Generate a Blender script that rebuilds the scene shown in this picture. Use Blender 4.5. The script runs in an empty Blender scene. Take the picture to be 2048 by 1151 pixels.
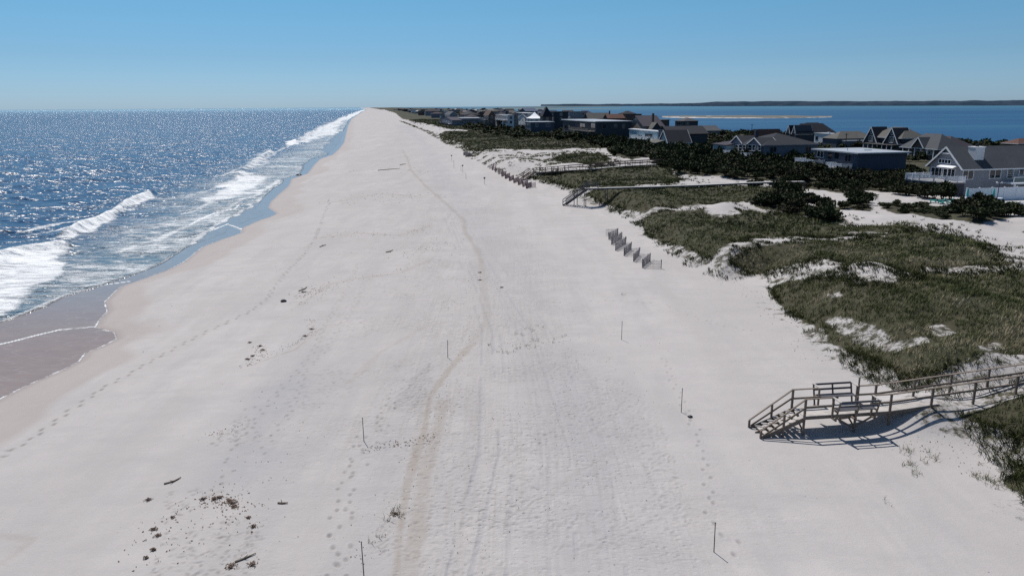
import bpy, math, random
import numpy as np
random.seed(7); RNG = np.random.default_rng(7)
C = bpy.context.scene.collection
R = math.radians

# ------------------------------------------------------------------ camera
F = 1462.0; CX, CY = 1024.0, 575.5
PITCH = math.atan((CY - 212.0) / F); ROLL = R(0.4); CAMZ = 19.5
def ray(x, y):
    u = (x - CX) / F; v = (CY - y) / F
    c, s = math.cos(ROLL), math.sin(ROLL)
    u, v = u * c + v * s, -u * s + v * c
    return (u, math.cos(PITCH) + v * math.sin(PITCH), -math.sin(PITCH) + v * math.cos(PITCH))
def at(x, y, z=0.0):
    r = ray(x, y); rz = min(r[2], -1e-4); t = (z - CAMZ) / rz
    return (r[0] * t, r[1] * t)
def proj(p):
    X, Y, Z = p[0], p[1], p[2] - CAMZ
    w = Y * math.cos(PITCH) - Z * math.sin(PITCH)
    v = (Y * math.sin(PITCH) + Z * math.cos(PITCH)) / w; u = X / w
    c, s = math.cos(ROLL), math.sin(ROLL)
    u, v = u * c - v * s, u * s + v * c
    return CX + u * F, CY - v * F
def z_above(p, ytop):
    """height of the point straight above ground point p that the photo shows at row ytop"""
    x0, _ = proj(p); r = ray(x0, ytop)
    return CAMZ + r[2] * p[1] / r[1]

BANG = R(11)                                   # the coast runs 11 degrees left of the view
BV = np.array([-math.sin(BANG), math.cos(BANG)]); NV = np.array([math.cos(BANG), math.sin(BANG)])

# ------------------------------------------------------------------ numpy helpers
def _h(ix, iy, s):
    n = (ix * 374761393 + iy * 668265263 + s * 2147483647 + 1013904223) & 0xFFFFFFFF
    n = ((n ^ (n >> 13)) * 1274126177) & 0xFFFFFFFF
    n = (n ^ (n >> 16)) & 0xFFFFFFFF
    return n / 4294967295.0
def vnoise(x, y, s=0):
    xf = np.floor(x); yf = np.floor(y); ix = xf.astype(np.int64); iy = yf.astype(np.int64)
    fx = x - xf; fy = y - yf; fx = fx * fx * (3 - 2 * fx); fy = fy * fy * (3 - 2 * fy)
    a = _h(ix, iy, s); b = _h(ix + 1, iy, s); c = _h(ix, iy + 1, s); d = _h(ix + 1, iy + 1, s)
    return (a + (b - a) * fx) * (1 - fy) + (c + (d - c) * fx) * fy
def fbm(x, y, sc, oct=4, s=0):
    o = 0; a = 0.5; t = 0
    for k in range(oct):
        o = o + a * vnoise(x / sc + 17.3 * k, y / sc - 9.1 * k, s + k); t += a; a *= 0.5; sc *= 0.5
    return o / t
def sstep(a, b, x):
    t = np.clip((x - a) / (b - a), 0, 1); return t * t * (3 - 2 * t)
def dist_line(x, y, pts):
    d = np.full(x.shape, 1e18)
    for (ax, ay), (bx, by) in zip(pts[:-1], pts[1:]):
        dx, dy = bx - ax, by - ay; L = dx * dx + dy * dy + 1e-12
        t = np.clip(((x - ax) * dx + (y - ay) * dy) / L, 0, 1)
        d = np.minimum(d, (x - ax - t * dx) ** 2 + (y - ay - t * dy) ** 2)
    return np.sqrt(d)
def inside(x, y, pts):
    c = np.zeros(x.shape, bool); n = len(pts)
    for i in range(n):
        ax, ay = pts[i]; bx, by = pts[(i + 1) % n]
        if ay == by: continue
        m = ((ay > y) != (by > y)) & (x < (bx - ax) * (y - ay) / (by - ay) + ax)
        c ^= m
    return c
def sdf(x, y, pts):
    """positive inside; only worked out near the polygon's box"""
    P = np.array(pts); pad = 60
    out = np.full(x.shape, -60.0)
    m = (x > P[:, 0].min() - pad) & (x < P[:, 0].max() + pad) & (y > P[:, 1].min() - pad) & (y < P[:, 1].max() + pad)
    if m.any():
        xs, ys = x[m], y[m]; d = dist_line(xs, ys, list(pts) + [pts[0]])
        out[m] = np.where(inside(xs, ys, pts), d, -d)
    return out

# ------------------------------------------------------------------ coast lines (read off the photo, laid on the ground)
WL_PX = [(-700,1300),(-300,985),(0,798),(60,768),(130,738),(160,722),(172,706),(210,690),(235,677),(230,664),(192,654),(200,640),(216,622),(211,603),(228,586),(242,573),(300,553),(340,538),(368,524),(405,494),(440,480),(482,466),(484,456),(520,440),(540,434),(554,427),(536,415),(542,402),(562,385),(577,372),(583,358),(615,347),(628,330),(640,318),(665,310),(678,298),(688,285),(692,268),(696,252),(703,238),(716,229),(727,222.5),(733,219.5)]
WL = [at(*p) for p in WL_PX]
e = np.array(WL[-1]); WL += [tuple(e + np.array([-0.196, 0.981]) * 5000), tuple(e + np.array([-0.196, 0.981]) * 16000)]
WL = [(WL[0][0] - 60, WL[0][1] - 60)] + WL
BAY_PX = [(2900,322),(2300,306),(2048,297),(1850,290),(1700,279),(1560,273),(1440,269),(1330,262),(1250,250),(1180,238),(1100,231),(1000,222),(930,218),(880,216.6),(830,216.2)]
BAY = [at(*p) for p in BAY_PX]
e = np.array(BAY[-1]); BAY += [tuple(e + np.array([-0.19, 0.981]) * 14000)]
LAND = WL + BAY[::-1] + [(3000, -60), (0, -200)]
DF_PX = [(3300,1500),(2300,1250),(2048,1015),(1990,940),(1930,885),(1860,830),(1800,800),(1740,770),(1650,712),(1575,640),(1535,585),(1520,552),(1480,560),(1430,562),(1390,545),(1340,515),(1300,480),(1270,452),(1240,434),(1180,408),(1130,385),(1085,368),(1040,356),(990,346),(955,325),(930,300),(900,285),(870,268),(835,252),(803,240),(788,230),(775,223),(766,219.8)]
DF = [at(x, y, 1.5) for x, y in DF_PX]
e = np.array(DF[-1]); DUNE = DF + [tuple(e + BV * 14000), tuple(e + BV * 14000 + NV * 9000), (9000, 0), (3000, -400), (60, -400)]

def height0(x, y):
    sh = x.shape; x = np.asarray(x, float); y = np.asarray(y, float)
    dw = dist_line(x, y, WL); db = dist_line(x, y, BAY); ins = inside(x, y, LAND)
    beach = 1.55 * (1 - np.exp(-dw / 16.0)) + 0.02
    beach = np.minimum(beach, 0.05 + 0.06 * db)
    beach = np.where(ins, beach, np.where(dw < db, -0.07 * dw - 0.02, -0.07 * db - 0.02))
    dd = dist_line(x, y, DF); indf = inside(x, y, DUNE); dd = np.where(indf, dd, -dd)
    s = x * BV[0] + y * BV[1]; t = x * NV[0] + y * NV[1]
    n = fbm(x, y, 16, 3, 3); n2 = fbm(x, y, 5, 3, 8)
    hmax = 2.2 + 1.9 * (n - 0.35) * 1.2 + 0.7 * (n2 - 0.5)
    back = 1 - 0.45 * sstep(35, 110, dd)
    d = hmax * sstep(-0.3, 4.2 + 3.5 * n, dd) * back
    d = d * sstep(5, 60, db)
    d = d + 0.25 * sstep(0, -9, dd - 0) * 0          # flat foot
    far = 1 - sstep(2000, 9000, y)
    und = (fbm(x * 1.0, y * 0.6, 14, 3, 21) - 0.5) * 0.22 * sstep(6, 20, dw) * np.where(ins, 1, 0)
    return beach + np.maximum(d, 0) * (0.4 + 0.6 * far) + und
MOUNDS = []
def height(x, y):
    z = height0(x, y)
    for mx, my, r, h in MOUNDS:
        z = z + h * np.exp(-((x - mx) ** 2 + (y - my) ** 2) / (r * r))
    return z
def hz(x, y): return float(height(np.array([x]), np.array([y]))[0])
def hit(x, y):
    """where the line of sight of photo pixel x, y meets the ground"""
    r = ray(x, y)
    tt = np.geomspace(18, 16000, 900); X = r[0] * tt; Y = r[1] * tt; Z = CAMZ + r[2] * tt
    H = height(X, Y); k = np.argmax(Z <= H)
    if Z[k] > H[k]: k = len(tt) - 1
    k = max(k, 1); t2 = np.linspace(tt[k - 1], tt[k], 40); X = r[0] * t2; Y = r[1] * t2; Z = CAMZ + r[2] * t2
    H = height(X, Y); j = int(np.argmax(Z <= H))
    if Z[j] > H[j]: j = len(t2) - 1
    return (float(X[j]), float(Y[j]), float(H[j]))
def hp(pts): return [hit(*p)[:2] for p in pts]
for mx, my, r, h in [(1450, 420, 3.2, 1.1), (1750, 548, 2.8, .9), (1340, 345, 6, 0.8), (1240, 350, 7, 0.9), (1900, 735, 3.0, 0.8), (1620, 500, 5, 0.4), (1830, 610, 6, 0.9), (1960, 800, 3.5, 0.8)]:
    p = hit(mx, my); MOUNDS.append((p[0], p[1], r, h))

_o = hit(1605, 868); _dz = _o[2] + 1.12; _a = np.array(at(1608, 832, _dz)); _b = np.array(at(1800, 820, _dz)); _d = (_b - _a) / np.linalg.norm(_b - _a)
for X in (7.4, 9.2, 11.2, 13.4, 16, 19):      # sand has drifted up to the inland end of the near walkway
    q = _a + _d * X + np.array([-_d[1], _d[0]]) * .7; t_ = _dz + max(0, X - 5.2) * .085 + (.04 if X > 8.5 else -.12); MOUNDS.append((q[0], q[1], 2.2, t_ - hz(q[0], q[1])))
for mx, my, r, h in [(1188, 400, 4, 1.5), (1207, 399, 4, .5), (1320, 392, 6, .3), (1150, 352, 6, .4), (1220, 345, 6, .3)]:
    p = hit(mx, my); MOUNDS.append((p[0], p[1], r, h))
GRASS_PX = [
 [(1283,442),(1300,430),(1350,424),(1420,416),(1500,422),(1560,430),(1640,440),(1700,455),(1800,452),(1840,460),(1800,470),(1600,472),(1500,474),(1455,488),(1430,508),(1415,518),(1390,505),(1360,492),(1320,482),(1290,468)],
 [(1458,520),(1475,506),(1510,494),(1600,485),(1720,482),(1850,470),(1930,480),(1985,510),(2005,528),(1850,534),(1760,532),(1700,528),(1600,526),(1540,540),(1500,548),(1470,530)],
 [(1540,584),(1548,570),(1580,560),(1660,552),(1720,568),(1780,574),(1810,562),(1900,553),(2040,547),(2400,560),(2500,740),(2048,728),(1960,725),(1900,732),(1885,745),(1840,752),(1790,748),(1745,722),(1700,705),(1655,682),(1650,660),(1610,645),(1580,625),(1555,605)],
 [(1872,800),(1915,788),(1960,775),(2048,765),(2400,740),(2500,980),(2130,905),(2048,880),(1990,855),(1950,845),(1900,822)],
 [(2010,962),(2032,936),(2100,955),(2500,1150),(2500,1400),(2048,1000)],
 [(1062,354),(1130,346),(1180,337),(1230,332),(1300,333),(1345,348),(1368,360),(1330,366),(1200,370),(1170,374),(1150,376),(1110,366)],
 [(1172,392),(1190,380),(1300,378),(1420,374),(1500,374),(1545,380),(1560,398),(1480,404),(1400,408),(1340,414),(1290,424),(1250,418),(1210,404)],
 [(882,268),(905,262),(960,262),(1060,268),(1200,278),(1205,296),(1080,300),(1000,297),(965,303),(940,296),(925,283),(900,278)],
 [(792,226),(830,226),(880,236),(980,250),(975,262),(900,258),(870,250),(835,243),(806,237)],
 [(1110,318),(1150,308),(1200,308),(1215,322),(1180,330),(1130,326)],
 [(768,219),(850,219.5),(1000,228),(1100,240),(1100,258),(980,250),(870,236),(800,229)],
]
GRASS = [hp(g) for g in GRASS_PX]
SPARSE_PX = [[(945,312),(975,300),(1060,305),(1200,300),(1215,330),(1070,340),(1040,350),(1000,342)],
 [(1700,458),(1800,444),(1850,455),(1900,474),(1990,505),(1960,505),(1850,470)],
 [(880,272),(960,300),(945,318),(930,300),(895,288)],
 [(790,238),(960,290),(900,290),(850,262)]]
BACK = hp([(1205,272),(1215,303),(1300,320),(1480,350),(1700,372),(1900,384),(2500,402),(2500,300),(2048,292),(1560,270),(1250,250),(1100,230),(1100,262)])
SPARSE = [hp(g) for g in SPARSE_PX]
THICK_PX = [
 [(1215,305),(1200,290),(1180,272),(1330,285),(1420,300),(1500,315),(1600,335),(1700,350),(1830,372),(1830,385),(1760,382),(1720,380),(1740,398),(1690,410),(1640,392),(1600,372),(1560,362),(1480,360),(1420,352),(1350,345),(1300,322),(1260,322)],
 [(930,250),(1000,254),(1100,262),(1200,268),(1218,302),(1190,290),(1100,282),(980,270),(930,260)],
 [(1490,372),(1560,370),(1640,378),(1700,400),(1740,400),(1750,420),(1700,432),(1690,452),(1640,440),(1560,425),(1500,412),(1520,395)],
 [(1745,388),(1800,402),(1870,412),(1930,398),(2000,408),(2028,436),(1960,452),(1900,440),(1830,430),(1760,418)],
 [(1700,345),(1830,340),(1900,375),(1880,392),(1800,388),(1700,372)],
 [(1440,290),(1500,300),(1620,320),(1820,345),(1700,348),(1540,325),(1440,305)],
 [(2060,470),(2030,460),(2200,470),(2300,520),(2100,500)],
]
THICK = [hp(g) for g in THICK_PX]
SANDHOLES = [hp(g) for g in [
 [(1270,318),(1295,314),(1320,317),(1300,326),(1265,326)], [(1462,345),(1480,344),(1492,348),(1470,350)], [(1350,352),(1375,352),(1400,360),(1470,364),(1480,367),(1420,368),(1370,362)],
 [(1505,398),(1530,374),(1550,380),(1550,396),(1520,408)], [(1590,398),(1620,378),(1700,392),(1690,412),(1620,410)], [(1760,392),(1800,394),(1910,402),(1900,412),(1830,410),(1760,402)],
 [(1675,425),(1700,418),(1730,425),(1705,445)], [(1480,366),(1520,366),(1515,371),(1490,371)]]]

GHOLES = [hp(g) for g in [[(1655,640),(1690,638),(1740,655),(1790,684),(1845,676),(1850,684),(1790,700),(1735,690),(1690,668)], [(1860,652),(1885,650),(1905,664),(1880,670)], [(1705,545),(1730,532),(1765,534),(1800,556),(1790,570),(1740,566)], [(1402,424),(1430,410),(1465,412),(1482,428),(1440,434)], [(1700,464),(1730,462),(1780,466),(1720,470)], [(1655,590),(1672,588),(1678,594),(1660,597)], [(1960,690),(1990,686),(2000,694),(1970,700)]]]
_n = np.array([-_d[1], _d[0]]); GHOLES.append([tuple(_a + _d * X + _n * Y) for X, Y in ((-2, -3), (6.2, -2.2), (9, -.5), (24, -.4), (24, 3.0), (14, 3.4), (9, 3.0), (-2, 3))])
def grass_mask(x, y):
    m = np.full(x.shape, -60.0)
    for g in GRASS: m = np.maximum(m, sdf(x, y, g) + .1)
    for g in GHOLES: m = np.minimum(m, -sdf(x, y, g) - .1)
    return m
def sparse_mask(x, y):
    m = np.full(x.shape, -60.0)
    for g in SPARSE: m = np.maximum(m, sdf(x, y, g))
    return m
def thick_mask(x, y):
    m = np.full(x.shape, -60.0)
    for g in THICK: m = np.maximum(m, sdf(x, y, g))
    # the wooded strip between the far houses
    s = x * BV[0] + y * BV[1]
    far = np.minimum(dist_line(x, y, DF) - 45, dist_line(x, y, BAY) - 12)
    far = np.where(inside(x, y, DUNE) & (y > 300) & inside(x, y, LAND), far, -60)
    m = np.maximum(m, far)
    for g in SANDHOLES: m = np.minimum(m, -sdf(x, y, g))
    return m

# ------------------------------------------------------------------ object helpers
def tag(o, label=None, cat=None, group=None, kind=None):
    if label: o['label'] = label
    if cat: o['category'] = cat
    if group: o['group'] = group
    if kind: o['kind'] = kind
    return o
def mesh_obj(name, verts, faces, mat=None, parent=None, smooth=False):
    me = bpy.data.meshes.new(name); me.from_pydata([tuple(v) for v in verts], [], faces); me.update()
    if mat: me.materials.append(mat)
    if smooth: me.polygons.foreach_set('use_smooth', [True] * len(me.polygons))
    o = bpy.data.objects.new(name, me); C.objects.link(o)
    if parent: o.parent = parent
    return o
def np_mesh(name, co, faces, mat, attrs=None, smooth=True):
    """co (n,3), faces (m,k) arrays"""
    me = bpy.data.meshes.new(name); k = faces.shape[1]; m = len(faces)
    me.vertices.add(len(co)); me.vertices.foreach_set('co', np.ascontiguousarray(co, dtype=np.float32).ravel())
    me.loops.add(m * k); me.loops.foreach_set('vertex_index', np.ascontiguousarray(faces, dtype=np.int32).ravel())
    me.polygons.add(m); me.polygons.foreach_set('loop_start', np.arange(0, m * k, k, dtype=np.int32))
    me.polygons.foreach_set('use_smooth', np.full(m, smooth))
    me.update(calc_edges=True)
    for n_, a in (attrs or {}).items():
        at_ = me.attributes.new(n_, 'FLOAT', 'POINT'); at_.data.foreach_set('value', np.ascontiguousarray(a, dtype=np.float32))
    me.materials.append(mat)
    o = bpy.data.objects.new(name, me); C.objects.link(o)
    return o
def empty(name, loc, rz=0.0):
    o = bpy.data.objects.new(name, None); C.objects.link(o); o.location = loc; o.rotation_euler = (0, 0, rz); o.empty_display_size = .3
    return o
class MB:
    def __init__(s): s.v = []; s.f = []
    def box(s, x0, y0, z0, x1, y1, z1):
        b = len(s.v)
        s.v += [(x0,y0,z0),(x1,y0,z0),(x1,y1,z0),(x0,y1,z0),(x0,y0,z1),(x1,y0,z1),(x1,y1,z1),(x0,y1,z1)]
        s.f += [tuple(b + i for i in q) for q in ((0,3,2,1),(4,5,6,7),(0,1,5,4),(1,2,6,5),(2,3,7,6),(3,0,4,7))]
        return s
    def beam(s, p, q, w, h):
        """bar from p to q; w is its width sideways, h its height"""
        p = np.array(p, float); q = np.array(q, float); d = q - p; L = np.linalg.norm(d); d /= L
        side = np.cross(d, (0, 0, 1.0)); n = np.linalg.norm(side)
        side = np.array([1.0, 0, 0]) if n < 1e-3 else side / n
        up = np.cross(side, d); b = len(s.v)
        for e_ in (p, q):
            for a, c in ((-1,-1),(1,-1),(1,1),(-1,1)):
                s.v.append(tuple(e_ + side * a * w / 2 + up * c * h / 2))
        s.f += [tuple(b + i for i in qd) for qd in ((0,1,2,3),(7,6,5,4),(0,4,5,1),(1,5,6,2),(2,6,7,3),(3,7,4,0))]
        return s
    def poly(s, pts):
        b = len(s.v); s.v += [tuple(p) for p in pts]; s.f.append(tuple(range(b, b + len(pts)))); return s
    def slab(s, pts, th):
        """a flat polygon given a thickness downwards"""
        b = len(s.v); n = len(pts)
        s.v += [tuple(p) for p in pts] + [(p[0], p[1], p[2] - th) for p in pts]
        s.f.append(tuple(range(b, b + n))); s.f.append(tuple(range(b + 2 * n - 1, b + n - 1, -1)))
        for i in range(n): j = (i + 1) % n; s.f.append((b + i, b + n + i, b + n + j, b + j))
        return s
    def tube(s, p, q, r0, r1=None, n=8):
        r1 = r0 if r1 is None else r1
        p = np.array(p, float); q = np.array(q, float); d = (q - p) / np.linalg.norm(q - p)
        a = np.cross(d, (0, 0, 1.0)); a = np.array([1.0, 0, 0]) if np.linalg.norm(a) < 1e-3 else a / np.linalg.norm(a)
        c = np.cross(a, d); b = len(s.v)
        for e_, r in ((p, r0), (q, r1)):
            for i in range(n):
                t = 2 * math.pi * i / n; s.v.append(tuple(e_ + r * (a * math.cos(t) + c * math.sin(t))))
        for i in range(n): j = (i + 1) % n; s.f.append((b + i, b + j, b + n + j, b + n + i))
        s.f.append(tuple(range(b + n - 1, b - 1, -1))); s.f.append(tuple(range(b + n, b + 2 * n)))
        return s
    def build(s, name, mat, parent=None, smooth=False): return mesh_obj(name, s.v, s.f, mat, parent, smooth)
def copy_tree(o, parent=None):
    c = o.copy(); C.objects.link(c)
    if parent: c.parent = parent
    for ch in list(o.children): copy_tree(ch, c)
    return c

# ------------------------------------------------------------------ materials
class NT:
    def __init__(s, name):
        s.m = bpy.data.materials.new(name); s.m.use_nodes = True; s.t = s.m.node_tree; s.N = s.t.nodes; s.L = s.t.links
        s.b = s.N['Principled BSDF']; s.co = None
    def n(s, typ, **k):
        x = s.N.new(typ)
        for a, v in k.items():
            if a.startswith('i_'): x.inputs[a[2:].replace('_', ' ')].default_value = v
            else: setattr(x, a, v)
        return x
    def link(s, a, b): s.L.new(a, b)
    def pos(s, scale=(1,1,1), rz=0):
        g = s.n('ShaderNodeNewGeometry'); mp = s.n('ShaderNodeMapping'); s.link(g.outputs['Position'], mp.inputs['Vector'])
        mp.inputs['Scale'].default_value = scale; mp.inputs['Rotation'].default_value = (0, 0, rz); return mp.outputs[0]
    def ocoord(s, scale=(1,1,1)):
        g = s.n('ShaderNodeTexCoord'); mp = s.n('ShaderNodeMapping'); s.link(g.outputs['Object'], mp.inputs['Vector'])
        mp.inputs['Scale'].default_value = scale; return mp.outputs[0]
    def noise(s, vec, scale, detail=4, rough=.55, dist=0):
        x = s.n('ShaderNodeTexNoise'); s.link(vec, x.inputs['Vector']); x.inputs['Scale'].default_value = scale
        x.inputs['Detail'].default_value = detail; x.inputs['Roughness'].default_value = rough; x.inputs['Distortion'].default_value = dist
        return x.outputs['Fac']
    def ramp(s, fac, stops):
        x = s.n('ShaderNodeValToRGB'); s.link(fac, x.inputs[0]); el = x.color_ramp.elements
        while len(el) < len(stops): el.new(0.5)
        for e_, (p, c) in zip(el, stops): e_.position = p; e_.color = tuple(c) + (1,) if len(c) == 3 else c
        return x.outputs[0]
    def rng(s, fac, a, b, c=0.0, d=1.0):
        x = s.n('ShaderNodeMapRange'); s.link(fac, x.inputs[0])
        for i, v in zip((1,2,3,4), (a, b, c, d)): x.inputs[i].default_value = v
        return x.outputs[0]
    def math(s, op, a, b=None):
        x = s.n('ShaderNodeMath', operation=op)
        for i, v in enumerate((a, b)):
            if v is None: continue
            if isinstance(v, (int, float)): x.inputs[i].default_value = v
            else: s.link(v, x.inputs[i])
        return x.outputs[0]
    def mix(s, fac, a, b, blend='MIX'):
        x = s.n('ShaderNodeMix', data_type='RGBA', blend_type=blend)
        if isinstance(fac, (int, float)): x.inputs[0].default_value = fac
        else: s.link(fac, x.inputs[0])
        for i, v in ((6, a), (7, b)):
            if isinstance(v, (tuple, list)): x.inputs[i].default_value = tuple(v) + (1,) if len(v) == 3 else v
            else: s.link(v, x.inputs[i])
        return x.outputs[2]
    def attr(s, name): return s.n('ShaderNodeAttribute', attribute_name=name).outputs['Fac']
    def bump(s, h, strength=.5, dist=.1, prev=None):
        x = s.n('ShaderNodeBump'); s.link(h, x.inputs['Height']); x.inputs['Strength'].default_value = strength; x.inputs['Distance'].default_value = dist
        if prev: s.link(prev, x.inputs['Normal'])
        return x.outputs[0]
    def out(s, color=None, rough=None, normal=None, spec=None, **k):
        for key, v in (('Base Color', color), ('Roughness', rough), ('Normal', normal), ('Specular IOR Level', spec)):
            if v is None: continue
            if isinstance(v, (int, float)): s.b.inputs[key].default_value = v
            elif isinstance(v, (tuple, list)): s.b.inputs[key].default_value = tuple(v) + (1,) if len(v) == 3 else v
            else: s.link(v, s.b.inputs[key])
        return s.m

def simple(name, col, rough=.7, var=.25, scale=2.0, stretch=(1,1,1), spec=.3, bump=0.0):
    n = NT(name); v = n.ocoord(stretch); f = n.noise(v, scale, 5, .65)
    lo = tuple(c * (1 - var) for c in col); hi = tuple(min(1, c * (1 + var)) for c in col)
    c = n.ramp(f, [(.3, lo), (.7, hi)])
    nrm = n.bump(f, bump, .02) if bump else None
    return n.out(c, rough, nrm, spec)
def siding(name, col, pitch=.16, var=.2):
    n = NT(name); v = n.ocoord(); w = n.n('ShaderNodeTexWave', wave_type='BANDS', bands_direction='Z', wave_profile='SAW'); n.link(v, w.inputs['Vector'])
    w.inputs['Scale'].default_value = .314 / pitch
    f = n.noise(n.ocoord((1, 1, 6)), 1.5, 5, .7); big = n.noise(v, .35, 3)
    c = n.ramp(f, [(.3, tuple(k * (1 - var) for k in col)), (.7, tuple(k * (1 + var) for k in col))])
    c = n.mix(n.rng(big, .35, .7, 0, .35), c, tuple(k * .6 for k in col))
    c = n.mix(n.rng(w.outputs['Fac'], .82, 1, 0, .55), c, tuple(k * .35 for k in col))
    return n.out(c, .8, n.bump(w.outputs['Fac'], .5, .03), .25)
def shingle(name, col, var=.3):
    n = NT(name); v = n.ocoord(); br = n.n('ShaderNodeTexNoise'); n.link(n.ocoord((1.2, 1.2, 5)), br.inputs['Vector']); br.inputs['Scale'].default_value = 3; br.inputs['Detail'].default_value = 6; br.inputs['Roughness'].default_value = .75
    w = n.n('ShaderNodeTexWave', wave_type='BANDS', bands_direction='Z', wave_profile='SAW'); n.link(v, w.inputs['Vector']); w.inputs['Scale'].default_value = 1.6
    c = n.ramp(br.outputs['Fac'], [(.3, tuple(k * (1 - var) for k in col)), (.7, tuple(k * (1 + var) for k in col))])
    c = n.mix(n.rng(w.outputs['Fac'], .75, 1, 0, .4), c, tuple(k * .5 for k in col))
    c = n.mix(n.rng(n.noise(v, .3, 3), .4, .75, 0, .4), c, tuple(k * 1.5 for k in col))
    return n.out(c, .85, n.bump(w.outputs['Fac'], .3, .02), .2)
def wood(name, a, b, scale=3):
    n = NT(name); v = n.ocoord(); f = n.noise(n.ocoord((.8, 6, 6)), scale, 6, .7); g = n.noise(v, 1.2, 3)
    c = n.ramp(f, [(.3, a), (.68, b)]); c = n.mix(n.rng(g, .4, .7, 0, .5), c, tuple(k * .6 for k in a))
    return n.out(c, .8, n.bump(f, .4, .01), .25)

M = {}
M['wood'] = wood('weathered_timber', (.12,.095,.078), (.26,.21,.17))
M['deckwood'] = wood('pale_deck_board', (.34,.31,.29), (.56,.53,.5))
M['greywood'] = wood('silvered_timber', (.05,.052,.06), (.12,.12,.135))
M['redwood'] = wood('reddish_timber', (.085,.055,.048), (.16,.11,.095))
M['pale_top'] = wood('sun_bleached_board', (.36,.355,.35), (.52,.51,.5))
M['slat'] = wood('fence_slat', (.28,.25,.25), (.46,.42,.41))
M['pinkslat'] = wood('new_fence_slat', (.27,.2,.2), (.45,.36,.36))
M['pole'] = simple('dark_stake', (.04,.04,.035), .6)
M['glass'] = NT('window_glass').out((.015,.02,.03), .05, None, .6)
M['white'] = simple('white_trim_paint', (.7,.71,.73), .5, .08)
M['vinyl'] = simple('white_vinyl', (.72,.75,.8), .35, .06)
M['grey_siding'] = siding('grey_siding', (.17,.18,.22))
M['lightgrey_siding'] = siding('light_grey_siding', (.25,.26,.29), .2, .1)
M['blue_siding'] = siding('slate_blue_siding', (.07,.085,.12))
M['paleblue_siding'] = siding('pale_blue_siding', (.3,.4,.46))
M['dark_siding'] = siding('dark_siding', (.055,.06,.075))
M['brown_siding'] = siding('brown_siding', (.12,.09,.08))
M['white_siding'] = siding('white_siding', (.62,.65,.68), .2, .06)
M['tan_siding'] = siding('tan_siding', (.3,.27,.24))
M['grey_roof'] = shingle('grey_asphalt_shingle', (.062,.067,.076), .35)
M['dark_roof'] = shingle('dark_asphalt_shingle', (.022,.024,.032), .3)
M['purple_roof'] = shingle('purplish_asphalt_shingle', (.045,.04,.052))
M['beige_roof'] = shingle('beige_shingle', (.095,.092,.086))
M['red_roof'] = shingle('rusty_shingle', (.095,.05,.04))
M['pale_roof'] = simple('pale_membrane_roof', (.30,.33,.37), .6, .12, 1.0)
M['white_roof'] = simple('white_metal_roof', (.85,.85,.86), .35, .04)
M['blue_roof'] = shingle('slate_blue_shingle', (.05,.07,.12))
M['teal'] = simple('teal_plastic', (.02,.36,.32), .4, .08, spec=.4)
M['bark'] = simple('shrub_bark', (.07,.05,.04), .9, .4, 6)
M['weed'] = simple('dried_seaweed', (.14,.098,.075), .9, .5, 6)
M['rock'] = simple('wet_dark_rock', (.03,.03,.035), .4, .4, 8)
M['drift'] = wood('driftwood', (.12,.09,.07), (.3,.25,.2))
M['board'] = simple('notice_board', (.12,.12,.13), .5)

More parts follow.
